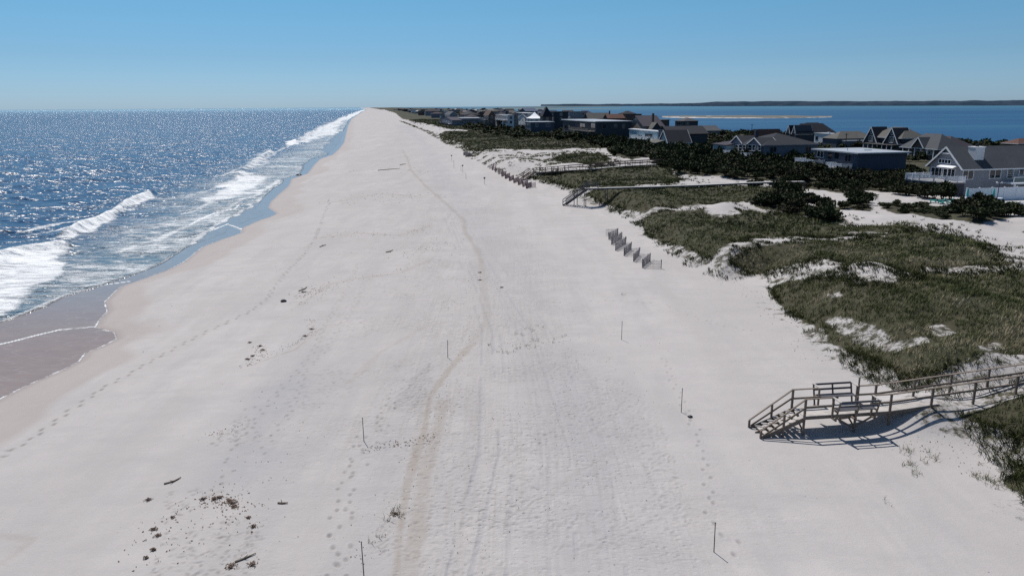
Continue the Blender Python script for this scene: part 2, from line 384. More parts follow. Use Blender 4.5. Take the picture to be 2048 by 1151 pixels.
def sand_material():
    n = NT('beach_sand'); p = n.pos(); pr = n.pos(rz=-BANG)         # pr: x across the beach, y along it
    veg = n.attr('veg'); wet = n.attr('wet'); tan = n.attr('tan'); gray = n.attr('gray'); rough = n.math('MULTIPLY', n.attr('rough'), n.rng(n.noise(p, .16, 4, .6), .38, .62, .25, 1.0)); dk = n.attr('dark')
    big = n.noise(p, .045, 4, .5); mid = n.noise(p, .5, 5, .6); fine = n.noise(p, 14, 5, .75)
    stretch = n.pos((1, .22, 1)); streak = n.noise(stretch, .35, 5, .6, .3)
    c = n.ramp(big, [(.3, (.415,.392,.384)), (.7, (.475,.45,.44))])
    c = n.mix(n.rng(mid, .38, .68, 0, .5), c, (.375,.355,.35))
    c = n.mix(n.rng(n.noise(n.pos((.6, 2.4, 1), R(20)), .18, 6, .72), .5, .68, 0, .5), c, (.35,.335,.335))
    c = n.mix(n.rng(streak, .48, .66, 0, .5), c, (.35,.337,.338))
    c = n.mix(n.rng(fine, .35, .72, 0, .4), c, (.31,.295,.288))
    bd = n.noise(n.pos((.22, .022, 1), -BANG), 1, 4, .6, .3)
    c = n.mix(n.rng(bd, .47, .62, 0, .45), c, (.365,.345,.335))
    # trampled and driven sand
    tr = n.n('ShaderNodeTexNoise'); n.link(n.pos((5.5, .18, 1), 0), tr.inputs['Vector']); tr.inputs['Scale'].default_value = 1; tr.inputs['Detail'].default_value = 3; tr.inputs['Distortion'].default_value = .5
    hs = n.n('ShaderNodeTexNoise'); n.link(n.pos((1.1, 2.6, 1), R(12)), hs.inputs['Vector']); hs.inputs['Distortion'].default_value = .7; hs.inputs['Scale'].default_value = 1.3; hs.inputs['Detail'].default_value = 4; hs.inputs['Roughness'].default_value = .7
    vo = n.n('ShaderNodeTexVoronoi'); n.link(p, vo.inputs['Vector']); vo.inputs['Scale'].default_value = 2.6
    pits = n.rng(vo.outputs['Distance'], .08, .3, 1, 0)
    c = n.mix(n.math('MULTIPLY', rough, n.rng(hs.outputs['Fac'], .48, .66, 0, .75)), c, (.31,.298,.292))
    c = n.mix(n.math('MULTIPLY', rough, n.rng(tr.outputs['Fac'], .5, .6, 0, .5)), c, (.34,.315,.3))
    # specks of shell and weed
    v2 = n.n('ShaderNodeTexVoronoi'); n.link(p, v2.inputs['Vector']); v2.inputs['Scale'].default_value = 1.9
    keep = n.rng(n.noise(p, .22, 3), .5, .62, 0, 1)
    sp = n.math('MULTIPLY', n.rng(v2.outputs['Distance'], .05, .09, 1, 0), keep)
    c = n.mix(n.math('MULTIPLY', sp, .75), c, (.13,.11,.1))
    tn = n.noise(p, 1.1, 5, .7)
    c = n.mix(n.math('MULTIPLY', tan, n.rng(tn, .3, .65, .35, .95)), c, (.29,.25,.215))
    c = n.mix(n.math('MULTIPLY', gray, n.rng(tn, .25, .6, .35, .9)), c, (.28,.283,.30))
    c = n.mix(wet, c, (.30,.255,.235))
    c = n.mix(n.math('MULTIPLY', dk, .9), c, (.17,.155,.15))  # shading inside footprints painted as darker sand colour
    gn = n.noise(p, 1.6, 6, .7); g2 = n.noise(p, .12, 3)
    g = n.ramp(gn, [(.3, (.024,.026,.014)), (.55, (.05,.05,.028)), (.78, (.14,.125,.09))])
    g = n.mix(n.rng(g2, .4, .65, 0, .5), g, (.06,.05,.035))
    vm = n.rng(n.math('ADD', veg, n.rng(n.noise(p, .9, 6, .8), .2, .8, -.45, .45)), .42, .6, 0, 1)
    c = n.mix(vm, c, g)
    hgt = n.math('ADD', n.math('MULTIPLY', fine, .35), n.math('MULTIPLY', mid, 1.2))
    hgt = n.math('ADD', hgt, n.math('MULTIPLY', n.math('MULTIPLY', pits, rough), -.9))
    hgt = n.math('ADD', hgt, n.math('MULTIPLY', n.math('MULTIPLY', hs.outputs['Fac'], rough), 1.6))
    nb = n.bump(hgt, .6, .09)
    rg = n.rng(wet, 0, 1, .95, .45)
    return n.out(c, rg, nb, .2)
def chop(n, prev, amp, far, scales=((.14, 1.2), (.6, 1.7), (1.9, 1.8)), k=1.0):
    """steep little wave facets: the normal is tilted by vector noise at three wavelengths"""
    v = prev
    for i, (sc_, st) in enumerate(scales):
        x = n.n('ShaderNodeTexNoise'); n.link(n.pos((.34, 1.35, 1), R(-12 + 12 * i)), x.inputs['Vector']); x.inputs['Scale'].default_value = sc_; x.inputs['Detail'].default_value = 2.0
        a = n.n('ShaderNodeVectorMath', operation='SUBTRACT'); n.link(x.outputs['Color'], a.inputs[0]); a.inputs[1].default_value = (.5, .5, .5)
        b = n.n('ShaderNodeVectorMath', operation='MULTIPLY'); n.link(a.outputs[0], b.inputs[0]); b.inputs[1].default_value = (st * k, st * k, 0)
        s_ = n.n('ShaderNodeVectorMath', operation='SCALE'); n.link(b.outputs[0], s_.inputs[0])
        n.link(amp, s_.inputs['Scale'])
        d = n.n('ShaderNodeVectorMath', operation='ADD'); n.link(v, d.inputs[0]); n.link(s_.outputs[0], d.inputs[1]); v = d.outputs[0]
    z = n.n('ShaderNodeVectorMath', operation='NORMALIZE'); n.link(v, z.inputs[0]); return z.outputs[0]
def sea_material():
    n = NT('sea_water'); p = n.pos(); foam = n.attr('foam'); film = n.attr('film'); far = n.attr('far'); lace = n.attr('lace')
    sx = n.pos((1, 1, 1), R(-20))
    mp = n.pos((.55, 1.6, 1), R(8)); mq = n.pos((1.3, 1.5, 1), R(-35))
    w1 = n.noise(mp, .16, 3, .6); w2 = n.noise(mp, .85, 4, .65, .3); w3 = n.noise(mq, 3.6, 4, .7, .2)
    amp = n.rng(film, 0, 1, 1.0, .02)
    b0 = n.bump(n.math('MULTIPLY', w1, amp), 1.0, 1.6)
    b = chop(n, b0, amp, far)
    # colour of the water body, plus painted haze and sky reflection
    col = n.mix(n.rng(w1, .35, .7), (.006,.038,.10), (.016,.075,.16))
    col = n.mix(n.rng(w2, .55, .75, 0, .45), col, (.022,.085,.16))
    col = n.mix(n.attr('shallow'), col, (.07,.125,.165))
    col = n.mix(far, col, (.22,.38,.47))  # distance haze painted into the base colour
    gp = n.n('ShaderNodeNewGeometry'); sy = n.n('ShaderNodeSeparateXYZ'); n.link(gp.outputs['Position'], sy.inputs[0])
    film_col = n.mix(n.noise(p, .5, 3), (.27,.21,.175), (.20,.155,.14)); film_col = n.mix(n.rng(sy.outputs['Y'], 62, 95), film_col, (.20,.235,.265))  # brown wet sand near; far film painted blue-grey as reflected sky
    col = n.mix(film, col, film_col)
    # foam
    f1 = n.noise(n.pos((.45, 1.25, 1), R(20)), .75, 7, .74, .8); f2 = n.noise(p, 4.5, 4, .7)
    fn = n.math('ADD', n.math('MULTIPLY', f1, .65), n.math('MULTIPLY', f2, .35)); fn = n.math('ADD', n.math('MULTIPLY', n.math('SUBTRACT', fn, .5), 2.0), .5)
    th = n.math('SUBTRACT', n.math('ADD', foam, fn), .9)
    ff = n.rng(th, -.06, .22)
    lc = n.n('ShaderNodeTexVoronoi', feature='DISTANCE_TO_EDGE'); n.link(n.pos((.4, 1.0, 1), R(12)), lc.inputs['Vector']); lc.inputs['Scale'].default_value = 1.1
    lcf = n.math('MULTIPLY', n.rng(lc.outputs['Distance'], .0, .09, .8, 0), n.math('MULTIPLY', lace, n.rng(f1, .42, .6)))
    ff = n.math('MAXIMUM', ff, lcf)
    # small breaking crests out at sea
    cap = n.noise(n.pos((.35, 1.5, 1), R(4)), .42, 6, .78)
    cm = n.math('MULTIPLY', n.rng(cap, .675, .72), n.rng(film, 0, .2, 1, 0)); cm = n.math('MULTIPLY', cm, n.rng(far, .0, .5, .9, .25))
    ff = n.math('MAXIMUM', ff, cm)
    c = n.mix(ff, col, n.mix(n.rng(f2, .3, .7), (.62,.64,.66), (.84,.86,.87)))
    rg = n.rng(ff, 0, 1, .26, .8)
    n.b.inputs['IOR'].default_value = 1.33
    b2 = n.bump(n.math('MULTIPLY', ff, f2), .7, .25, b)
    return n.out(c, rg, b2)
def bay_material():
    n = NT('bay_water'); mp = n.pos((.12, 1.1, 1), R(2)); w = n.noise(mp, .35, 4, .6); band = n.noise(n.pos((.0015, .009, 1)), 1, 3, .5)
    far = n.attr('far')
    col = n.mix(n.rng(band, .35, .65), (.008,.05,.125), (.022,.085,.16)); col = n.mix(n.math('MULTIPLY', far, .6), col, (.06,.16,.21))  # far water made paler in its colour to imitate haze
    n.b.inputs['IOR'].default_value = 1.33
    return n.out(col, .4, n.bump(w, .8, .25), .22)
def grass_material():
    n = NT('grass_blade'); t = n.attr('tint'); p = n.pos()
    c = n.ramp(t, [(0, (.03,.04,.013)), (.33, (.075,.09,.03)), (.6, (.15,.148,.065)), (1, (.40,.34,.23))])
    return n.out(c, .75, None, .15)
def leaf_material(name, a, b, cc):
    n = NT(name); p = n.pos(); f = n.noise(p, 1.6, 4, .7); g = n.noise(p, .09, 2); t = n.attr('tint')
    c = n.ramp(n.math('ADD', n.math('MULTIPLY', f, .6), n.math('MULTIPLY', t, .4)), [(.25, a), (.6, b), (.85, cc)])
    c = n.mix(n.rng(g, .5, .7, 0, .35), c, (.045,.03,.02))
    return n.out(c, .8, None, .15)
M['sand'] = sand_material(); M['sea'] = sea_material(); M['bay'] = bay_material(); M['grass'] = grass_material()
M['leaf'] = leaf_material('juniper_leaf', (.006,.009,.005), (.028,.038,.014), (.11,.125,.045))
M['leafb'] = leaf_material('bayberry_leaf', (.018,.018,.010), (.04,.038,.02), (.08,.065,.038))
#PART2
# ------------------------------------------------------------------ ground and water sheets
ys = [at(1024, py, 1.5)[1] for py in np.arange(1330, 216, -1.5)]
ys += list(np.geomspace(ys[-1] * 1.04, 30000, 46))
ys = list(np.linspace(5, ys[0] - .3, 26)) + ys
us = np.concatenate([np.linspace(-1.4, -.75, 60, endpoint=False), np.linspace(-.75, .75, 1060), np.linspace(.762, 1.4, 60)])
YS = np.array(ys); NRr, NCc = len(YS), len(us)
GX = us[None, :] * YS[:, None]; GY = np.repeat(YS[:, None], NCc, 1)
gx, gy = GX.ravel(), GY.ravel()
DW = dist_line(gx, gy, WL); DB = dist_line(gx, gy, BAY); INL = inside(gx, gy, LAND)
SW = np.where(INL, DW, np.where(DW < DB, -DW, 1e3)); SB = np.where(INL, DB, np.where(DB < DW, -DB, 1e3))
GZ = height(gx, gy)
GM = grass_mask(gx, gy); SM = sparse_mask(gx, gy); TM = thick_mask(gx, gy)
GZ = GZ + .18 * sstep(0, 2.5, np.maximum(GM, -1)) + (fbm(gx, gy, 1.7, 3, 33) - .5) * .35 * sstep(-1, .5, GM)
def local(L, pad, fn):
    P = np.array(L); m = (gx > P[:, 0].min() - pad) & (gx < P[:, 0].max() + pad) & (gy > P[:, 1].min() - pad) & (gy < P[:, 1].max() + pad)
    o = np.zeros(gx.shape)
    if m.any(): o[m] = fn(gx[m], gy[m])
    return o
def world_line(px, z=1.4): return [at(x, y, z) for x, y in px]
def band(px, w, s=1, z=1.4):
    L = world_line(px, z); return local(L, w * 3, lambda X, Y: sstep(w, w * .25, dist_line(X, Y, L) + (fbm(X, Y, 2.5, 3, s) - .5) * w * 1.1))
def area(px, soft, s=1, z=1.4):
    L = world_line(px, z); return local(L, soft * 3, lambda X, Y: sstep(-soft, soft, sdf(X, Y, L) + (fbm(X, Y, 5, 3, s) - .5) * soft * 2))
TAN = np.maximum.reduce([band([(790,1180),(800,1060),(815,960),(850,850),(860,790),(900,735),(940,690)], .38, 1), band([(815,1150),(840,1020),(850,940),(875,860),(885,800)], .55, 2) * .7,
    band([(962,525),(955,500),(930,465),(928,440),(885,400),(850,370),(822,340),(815,318),(805,300)], .5, 3) * .9, band([(0,1100),(30,1080),(60,1055),(0,1045)], .25, 4) * .5, band([(940,690),(975,640),(965,560),(962,525)], .5, 3) * .5,
    band([(500,720),(590,690),(640,650)], .2, 5) * .6, band([(600,600),(660,562),(720,552),(800,545),(860,520)], .5, 6) * .5, band([(640,470),(720,462),(800,470),(860,450)], .7, 7) * .45, band([(660,400),(760,385),(850,392)], .9, 8) * .45, band([(1080,1000),(1160,940),(1230,900)], .3, 9) * .3, band([(700,760),(760,700),(850,650),(900,640)], .4, 10) * .4]) * .8
GRAY = np.maximum.reduce([area([(420,960),(450,840),(540,760),(580,700),(650,690),(600,800),(560,900),(500,980)], 1.6, 5) * .45, area([(690,1151),(700,960),(740,880),(800,780),(850,720),(880,720),(820,850),(790,960),(770,1151)], 1.4, 6) * .32,
    area([(1080,1151),(1060,900),(1000,780),(1010,700),(1180,700),(1260,820),(1330,1000),(1400,1151)], 2.5, 7) * .3,
    area([(850,330),(830,280),(790,250),(820,250),(900,330),(960,420),(1060,520),(1120,640),(1000,520),(900,420)], 4, 8) * .35])
ROUGH = np.maximum.reduce([area([(640,1200),(690,900),(760,700),(800,560),(780,420),(750,300),(800,260),(880,340),(1000,430),(1130,520),(1150,620),(1200,700),(1300,850),(1420,1000),(1480,1200)], 4, 9),
    area([(420,1200),(400,1000),(500,850),(600,650),(660,400),(700,300),(760,300),(760,700),(700,1200)], 3, 10) * .5]) 
wn = fbm(gx, gy, 9, 3, 14) - .5
WET = sstep(5.2, 3.8, SW + wn * 6 + 1.2 * np.sin(gx * .21 + gy * .13)) * np.where(INL, 1, 0) * .62
WET = np.maximum(WET, sstep(1.6, .2, SW) * .95)
DENT_SHADE = np.zeros(gx.shape)  # shade of the dents, painted into the sand colour
for k_, (xa, xb, xc) in enumerate([(1075,1085,1035),(1098,1100,1044),(1160,1140,1062),(1185,1158,1070),(1010,1030,1000),(930,1000,985),(1230,1190,1090),(1262,1215,1100),(880,960,965),(1120,1116,1050)]):
    b_ = band([(xa,1190),(xb,900),(xc,660),(xc*.5+430,500),(xc*.35+540,400)], .16, 60 + k_) * (.4 + .5 * (k_ % 3) / 2) * (fbm(gx, gy, 5, 2, 90 + k_) > .42)
    GZ = GZ - .035 * b_; GRAY = np.maximum(GRAY, b_ * .55)
HG = GZ.reshape(NRr, NCc); DG = DENT_SHADE.reshape(NRr, NCc)
def dent(x, y, rx, ry, ang, depth, dk):
    if y < YS[0] or y > 220: return
    i = np.searchsorted(YS, y); u = x / y; j = np.searchsorted(us, u); R_ = max(rx, ry) * 2.6
    di = int(R_ / max(YS[min(i + 1, NRr - 1)] - YS[i - 1], .02) * 2) + 2; dj = int(R_ / (y * .00142)) + 2
    a, b, c, d = max(i - di, 0), i + di, max(j - dj, 0), j + dj
    X = GX[a:b, c:d] - x; Y = GY[a:b, c:d] - y
    if X.size == 0: return
    p = X * math.cos(ang) + Y * math.sin(ang); q = -X * math.sin(ang) + Y * math.cos(ang)
    r2 = (p / rx) ** 2 + (q / ry) ** 2
    HG[a:b, c:d] += -depth * np.exp(-r2) + depth * .3 * np.exp(-(np.sqrt(r2) - 1.5) ** 2 * 3)
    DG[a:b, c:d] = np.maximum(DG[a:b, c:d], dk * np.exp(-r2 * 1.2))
def trail(px, step=.72, dk=.8, side=.14, jit=.05, size=.72):
    L = world_line(px); k = 0; left = 0
    for (ax, ay), (bx, by) in zip(L[:-1], L[1:]):
        d = math.hypot(bx - ax, by - ay); t = left
        while t < d:
            s_ = side if k % 2 else -side; nx, ny = -(by - ay) / d, (bx - ax) / d
            x = ax + (bx - ax) * t / d + nx * s_ + random.gauss(0, jit); y = ay + (by - ay) * t / d + ny * s_ + random.gauss(0, jit)
            dent(x, y, .17 * size * random.uniform(1.0, 1.5), .14 * size, math.atan2(by - ay, bx - ax), .045, dk * random.uniform(.75, 1)); k += 1; t += step * random.uniform(.9, 1.1)
        left = t - d
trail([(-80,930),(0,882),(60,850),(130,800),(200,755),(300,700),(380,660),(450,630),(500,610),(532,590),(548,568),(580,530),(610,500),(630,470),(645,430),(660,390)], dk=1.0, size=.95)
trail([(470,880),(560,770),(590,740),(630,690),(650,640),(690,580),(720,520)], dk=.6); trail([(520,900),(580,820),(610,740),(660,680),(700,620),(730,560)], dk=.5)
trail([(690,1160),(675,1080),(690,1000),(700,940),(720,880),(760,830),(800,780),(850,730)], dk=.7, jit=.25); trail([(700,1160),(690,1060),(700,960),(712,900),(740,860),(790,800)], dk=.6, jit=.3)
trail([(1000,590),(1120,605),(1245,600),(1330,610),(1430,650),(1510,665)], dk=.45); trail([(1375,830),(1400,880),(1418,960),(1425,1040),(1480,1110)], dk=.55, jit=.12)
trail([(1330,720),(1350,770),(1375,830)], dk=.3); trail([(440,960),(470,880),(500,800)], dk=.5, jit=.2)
def scatter(px, n, dk, size=1.0, jitter=1.0, depth=.022):
    L = np.array(world_line(px)); lo, hi = L.min(0), L.max(0); k = 0; tr = 0
    while k < n and tr < n * 8:
        tr += 1; m = 64
        x = RNG.uniform(lo[0], hi[0], m); y = RNG.uniform(lo[1], hi[1], m)
        ok = inside(x, y, [tuple(q) for q in L]) & (fbm(x, y, 4, 2, 51) > .5)
        for a, b in zip(x[ok], y[ok]):
            if k >= n: break
            dent(a, b, .15 * size * random.uniform(.6, 1.4), .1 * size * random.uniform(.6, 1.3), random.uniform(0, 3.1), depth * random.uniform(.5, 1.2), dk * random.uniform(.1, 1)); k += 1
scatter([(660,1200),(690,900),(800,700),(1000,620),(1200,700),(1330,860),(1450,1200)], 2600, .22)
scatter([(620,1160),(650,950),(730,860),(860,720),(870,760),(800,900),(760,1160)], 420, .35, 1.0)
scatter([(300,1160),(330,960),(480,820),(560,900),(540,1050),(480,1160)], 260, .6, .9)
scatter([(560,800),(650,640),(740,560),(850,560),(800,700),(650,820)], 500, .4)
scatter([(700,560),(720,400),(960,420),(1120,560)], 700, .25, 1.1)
GZ = HG.ravel(); DENT_SHADE = DG.ravel()
VEG = np.maximum(sstep(-.5, .6, GM), sstep(-3, 3, SM) * .36)
VEG = np.maximum(VEG, sstep(-5, -.5, GM) * .50 * sstep(1.5, 4, np.where(INL, GZ, 0) * 2)); VEG = np.maximum(VEG, sstep(-1, 1.5, TM) * .95)
dfd = np.where(inside(gx, gy, DUNE), dist_line(gx, gy, DF), -1)
VEG = np.maximum(VEG, sstep(2, 8, dfd) * .22)
bk_ = sdf(gx, gy, BACK)
for g in SANDHOLES: bk_ = np.minimum(bk_, -sdf(gx, gy, g))
VEG = np.maximum(VEG, sstep(-1, 2, bk_) * .95)
VEG = np.maximum(VEG, sstep(40, 12, DB) * np.where(INL, 1, 0) * sstep(0,1,DB) * sstep(230, 200, gy*0+200) )
for mx, my, r, h in MOUNDS[:2]: VEG = VEG * (1 - .85 * np.exp(-(((gx - mx) ** 2 + (gy - my) ** 2) / (r * r)) ** 2))

idx = np.arange(NRr * NCc).reshape(NRr, NCc)
QU = np.stack([idx[:-1, :-1], idx[:-1, 1:], idx[1:, 1:], idx[1:, :-1]], -1).reshape(-1, 4)
def sub(mask, z, attrs, name, mat):
    q = QU[mask[QU].any(1)]; used = np.unique(q); mp = np.zeros(NRr * NCc, np.int64); mp[used] = np.arange(len(used))
    co = np.stack([gx[used], gy[used], z[used]], 1)
    return np_mesh(name, co, mp[q], mat, {k: v[used] for k, v in attrs.items()})
g_ = sub((SW > -25) & (SB > -40) & (INL | (SW > -25)), GZ, dict(veg=VEG, wet=WET, tan=TAN, gray=GRAY, rough=ROUGH, dark=DENT_SHADE), 'beach_ground', M['sand'])
tag(g_, kind='structure', label='pale sand beach and low dunes running to the horizon')

# sea: foam laid out in areas and lines on the water
def farea(px, soft, val, s=1): 
    L = [at(x, y, 0) for x, y in px]; return local(L, soft * 6, lambda X, Y: val * sstep(-soft * 1.8, soft * 1.8, sdf(X, Y, L) + (fbm(X, Y, 4, 5, s) - .5) * soft * 5))
def fband(px, w, val, s=1, wob=1.0):
    L = [at(x, y, 0) for x, y in px]; return local(L, w * 3 + 3, lambda X, Y: val * sstep(w, w * .3, dist_line(X + (fbm(X, Y, 6, 3, s) - .5) * 3 * wob, Y + (fbm(X, Y, 6, 3, s + 5) - .5) * 3 * wob, L)))
off = -SW
FO = np.full(gx.shape, .10)
FO = FO + .34 * sstep(48, 8, off) * sstep(0, 1, off) * (.35 + 1.1 * fbm(gx * .6 + gy * .3, gy * 1.3, 9, 4, 40))
FO = np.maximum.reduce([FO,
  farea([(-400,640),(-100,560),(0,508),(55,496),(125,490),(138,503),(118,545),(70,585),(35,618),(0,634),(-200,700),(-600,900)], 1.0, .78, 1),
  farea([(122,476),(150,452),(225,428),(250,408),(300,384),(311,392),(262,416),(228,437),(180,464),(150,480)], .7, .85, 2),
  farea([(395,412),(415,385),(450,365),(470,348),(500,325),(520,308),(542,297),(551,305),(520,332),(500,346),(530,352),(545,362),(520,385),(480,393),(440,402),(400,416)], 2.4, .68, 3),
  farea([(585,283),(620,262),(650,248),(680,235),(720,221),(735,218.8),(715,232),(690,243),(680,258),(690,266),(665,272),(620,284),(590,291)], 4, .60, 4),
  farea([(570,283),(592,278),(596,287),(575,292)], 1.0, .8, 5),
  farea([(430,420),(500,385),(580,330),(660,290),(640,310),(580,350),(520,400),(460,430)], 3, .42, 6),
  fband([(40,462),(120,445),(200,432),(270,418)], 1.1, .62, 7), fband([(60,470),(110,462),(150,450)], .8, .6, 8),
  fband([(250,560),(300,545),(345,520),(400,495)], .5, .55, 9, .4), fband([(230,505),(330,470),(380,452),(450,440)], 1.2, .56, 10),
  fband([(370,430),(420,405),(480,398),(440,430),(390,440)], 1.0, .55, 11), fband([(480,400),(525,385),(540,372),(560,360)], 1.4, .6, 12),
  fband([(280,400),(360,395),(420,380),(480,360)], 1.6, .5, 13), fband([(0,530),(0,520),(100,505)], 2, .6, 14),
  fband([(130,620),(200,590),(260,566),(300,553)], 1.2, .48, 16), fband([(440,352),(520,322),(560,300),(600,283)], 1.6, .5, 15)])
SWASH = np.maximum.reduce([
  fband([(-300,770),(0,686),(60,672),(120,659),(192,652)], .3, .72, 15, .35), fband([(-300,730),(0,640),(60,617),(120,592),(190,573),(260,562)], .35, .85, 16, .5),
  fband([(360,480),(420,462),(455,448),(483,458)], .3, .8, 18, .3), fband([(375,450),(430,425),(470,418),(480,408)], .4, .75, 19, .3)])
edge = sstep(.2, .03, np.abs(SW + .08)) * sstep(200, 90, gy) * .6
FO = np.maximum(FO, np.maximum(SWASH, edge * (.45 + .55 * (fbm(gx, gy, 7, 2, 77) > .42))))
film_w = 2.2 + 3.5 * (fbm(gx, gy, 26, 2, 60) - .2)
FILM = sstep(film_w, film_w * .75, off)
FILM = np.maximum(FILM, farea([(-500,850),(-300,735),(0,642),(60,619),(120,594),(190,575),(260,563),(320,548),(260,640),(240,680),(160,740),(0,810),(-500,1100)], .35, 1.0, 21))
FILM = np.maximum(FILM, farea([(385,484),(400,470),(430,452),(480,425),(530,390),(560,368),(590,350),(600,360),(560,430),(480,470),(400,500)], .6, .9, 22))
FILM = np.maximum(FILM, farea([(640,300),(680,262),(700,262),(690,290),(660,310)], 1.2, .8, 23))
FO = np.where(FILM > .5, np.maximum(np.maximum(SWASH, edge * .9), .12), FO)
FO = np.maximum(FO, sstep(.15, .9, 4 * FILM * (1 - FILM)) * (.35 + .5 * fbm(gx, gy, 2.2, 3, 88)) * sstep(400, 200, gy))
LACE = sstep(32, 3, off) * (1 - FILM * .9) * .9
SHAL = sstep(34, 2, off)
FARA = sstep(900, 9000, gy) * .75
amp = sstep(4, 60, off) * (1 - FILM)
ph = off + 6 * fbm(gx, gy, 40, 2, 70)
ZS = amp * (.28 * np.sin(ph * 2 * math.pi / 14) + .16 * np.sin(gx * .55 - gy * .35 + 4 * fbm(gx, gy, 18, 2, 71)) + .5 * (fbm(gx, gy * 1.0, 5, 3, 72) - .5)) * sstep(900, 200, gy)
def ridge(px, w, h, s):
    L = [at(x, y, 0) for x, y in px]; return local(L, w * 4, lambda X, Y: h * np.exp(-(dist_line(X, Y, L) / w) ** 2) * (.8 + .5 * fbm(X, Y, 2, 3, s)))
ZS = ZS + ridge([(135,470),(165,455),(225,432),(255,408),(303,388)], 1.1, .95, 1) + ridge([(-200,600),(0,515),(60,500),(125,492)], 1.8, .9, 2) + ridge([(470,352),(545,300)], 1.6, .7, 3) + ridge([(600,278),(690,240)], 2, .6, 4)
ZS = ZS + .10 * (FO > .7) * fbm(gx, gy, .8, 2, 5) * amp
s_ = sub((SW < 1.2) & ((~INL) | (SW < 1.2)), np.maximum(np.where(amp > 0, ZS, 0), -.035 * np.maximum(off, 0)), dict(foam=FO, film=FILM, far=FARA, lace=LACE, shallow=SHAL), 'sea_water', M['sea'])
tag(s_, kind='structure', label='blue glittering ocean with white breaking surf')
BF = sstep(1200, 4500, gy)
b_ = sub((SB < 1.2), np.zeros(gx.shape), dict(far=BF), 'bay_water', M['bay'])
tag(b_, kind='structure', label='calm blue bay water behind the houses')

# ------------------------------------------------------------------ bay islands and far shore
def flat_land(name, px, hgt, mat, label, n=160, bumps=.4, attrs=None):
    """low land in the bay: a mounded strip along the outline given by near and far shore rows"""
    xs_ = [p[0] for p in px]; X = np.linspace(xs_[0], xs_[-1], n); near = np.interp(X, xs_, [p[1] for p in px]); fr = np.interp(X, xs_, [p[2] for p in px])
    K = 9; co = []; 
    for k in range(K):
        t = k / (K - 1)
        for i in range(n):
            a = np.array(at(X[i], near[i], 0)); b = np.array(at(X[i], fr[i], 0)); q = a + (b - a) * t
            co.append((q[0], q[1], -.3 + hgt * (math.sin(math.pi * min(max(t, 0), 1)) ** .6) * (1 - bumps + 2 * bumps * fbm(np.array([X[i] * 1.0]), np.array([t * 30.]), 14, 3, 5)[0])))
    ii = np.arange(K * n).reshape(K, n); q = np.stack([ii[:-1, :-1], ii[:-1, 1:], ii[1:, 1:], ii[1:, :-1]], -1).reshape(-1, 4)
    o = np_mesh(name, np.array(co), q, mat); tag(o, kind='structure', label=label); return o
n = NT('sandbar_ground'); zz = n.n('ShaderNodeNewGeometry'); sep = n.n('ShaderNodeSeparateXYZ'); n.link(zz.outputs['Position'], sep.inputs[0])
fz = n.math('ADD', sep.outputs['Z'], n.rng(n.noise(n.pos((.02, .02, .02)), 1, 4, .7), .3, .7, -1.1, 1.1))
M['bar'] = n.out(n.mix(n.rng(fz, .3, .6), (.55, .5, .46), (.10, .095, .075)), .9)
flat_land('sandbar', [(1324,234.5,233.6),(1345,235.6,232),(1450,236.6,231.2),(1560,236.8,231.3),(1600,236,232),(1640,235,233.4),(1664,234.4,234.0)], 2.0, M['bar'], 'pale sandbar with low brown scrub lying in the bay')
M['marsh'] = simple('hazy_marsh', (.05,.085,.1), .9, .3, .02)
flat_land('marsh_island', [(1000,216.5,214.5),(1090,217,213),(1150,215,212.2),(1200,213.8,211.6),(1245,213.4,212.4)], 3.5, M['marsh'], 'dark low marsh islands in the far bay')
M['marsh2'] = simple('hazy_green_marsh', (.09,.13,.13), .9, .3, .02)
flat_land('marsh_flat', [(940,217.8,216.2),(1050,218.4,215.8),(1130,219,217),(1240,218,217.2)], 1.6, M['marsh2'], 'green marsh flat in front of the marsh islands')
n = NT('far_wooded_shore'); f = n.noise(n.pos((.004, .004, .03)), 1, 6, .7); M['farshore'] = n.out(n.ramp(f, [(.35, (.018,.035,.06)), (.7, (.045,.065,.09))]), .95, None, 0)  # haze of the distance is mixed into this bluish colour
co = []; XX = np.linspace(900, 3000, 900); zt = []
for i, x in enumerate(XX):
    yb = np.interp(x, [900,1000,1200,1330,1400,1700,2048,3000], [212.6,212.0,212.2,212.2,212.6,211.9,211.2,209.5]); q = at(x, yb, 0); d = math.hypot(*q)
    up = np.interp(x, [900,940,1000,1200,1330,1385,1430,1500,1800,2048,3000], [.3,1.5,3.0,4.0,4.6,5.6,8.6,8.6,8.2,8.2,8.0]) + (fbm(np.array([x]), np.array([3.]), 26, 5, 9)[0] - .5) * 2.2
    h_ = max(up, .3) / F * d; co += [(q[0], q[1], -1), (q[0] * 1.004, q[1] * 1.004, h_ * .55), (q[0] * 1.02, q[1] * 1.02, h_), (q[0] * 1.2, q[1] * 1.2, h_ * .8)]
m_ = len(XX); ii = np.arange(4 * m_).reshape(m_, 4); q = np.concatenate([np.stack([ii[:-1, k], ii[1:, k], ii[1:, k + 1], ii[:-1, k + 1]], -1) for k in range(3)])
o = np_mesh('distant_shore', np.array(co), q, M['farshore']); tag(o, kind='structure', label='dark wooded mainland shore across the bay')
co = []; XX = np.linspace(1400, 2600, 300)
n = 0

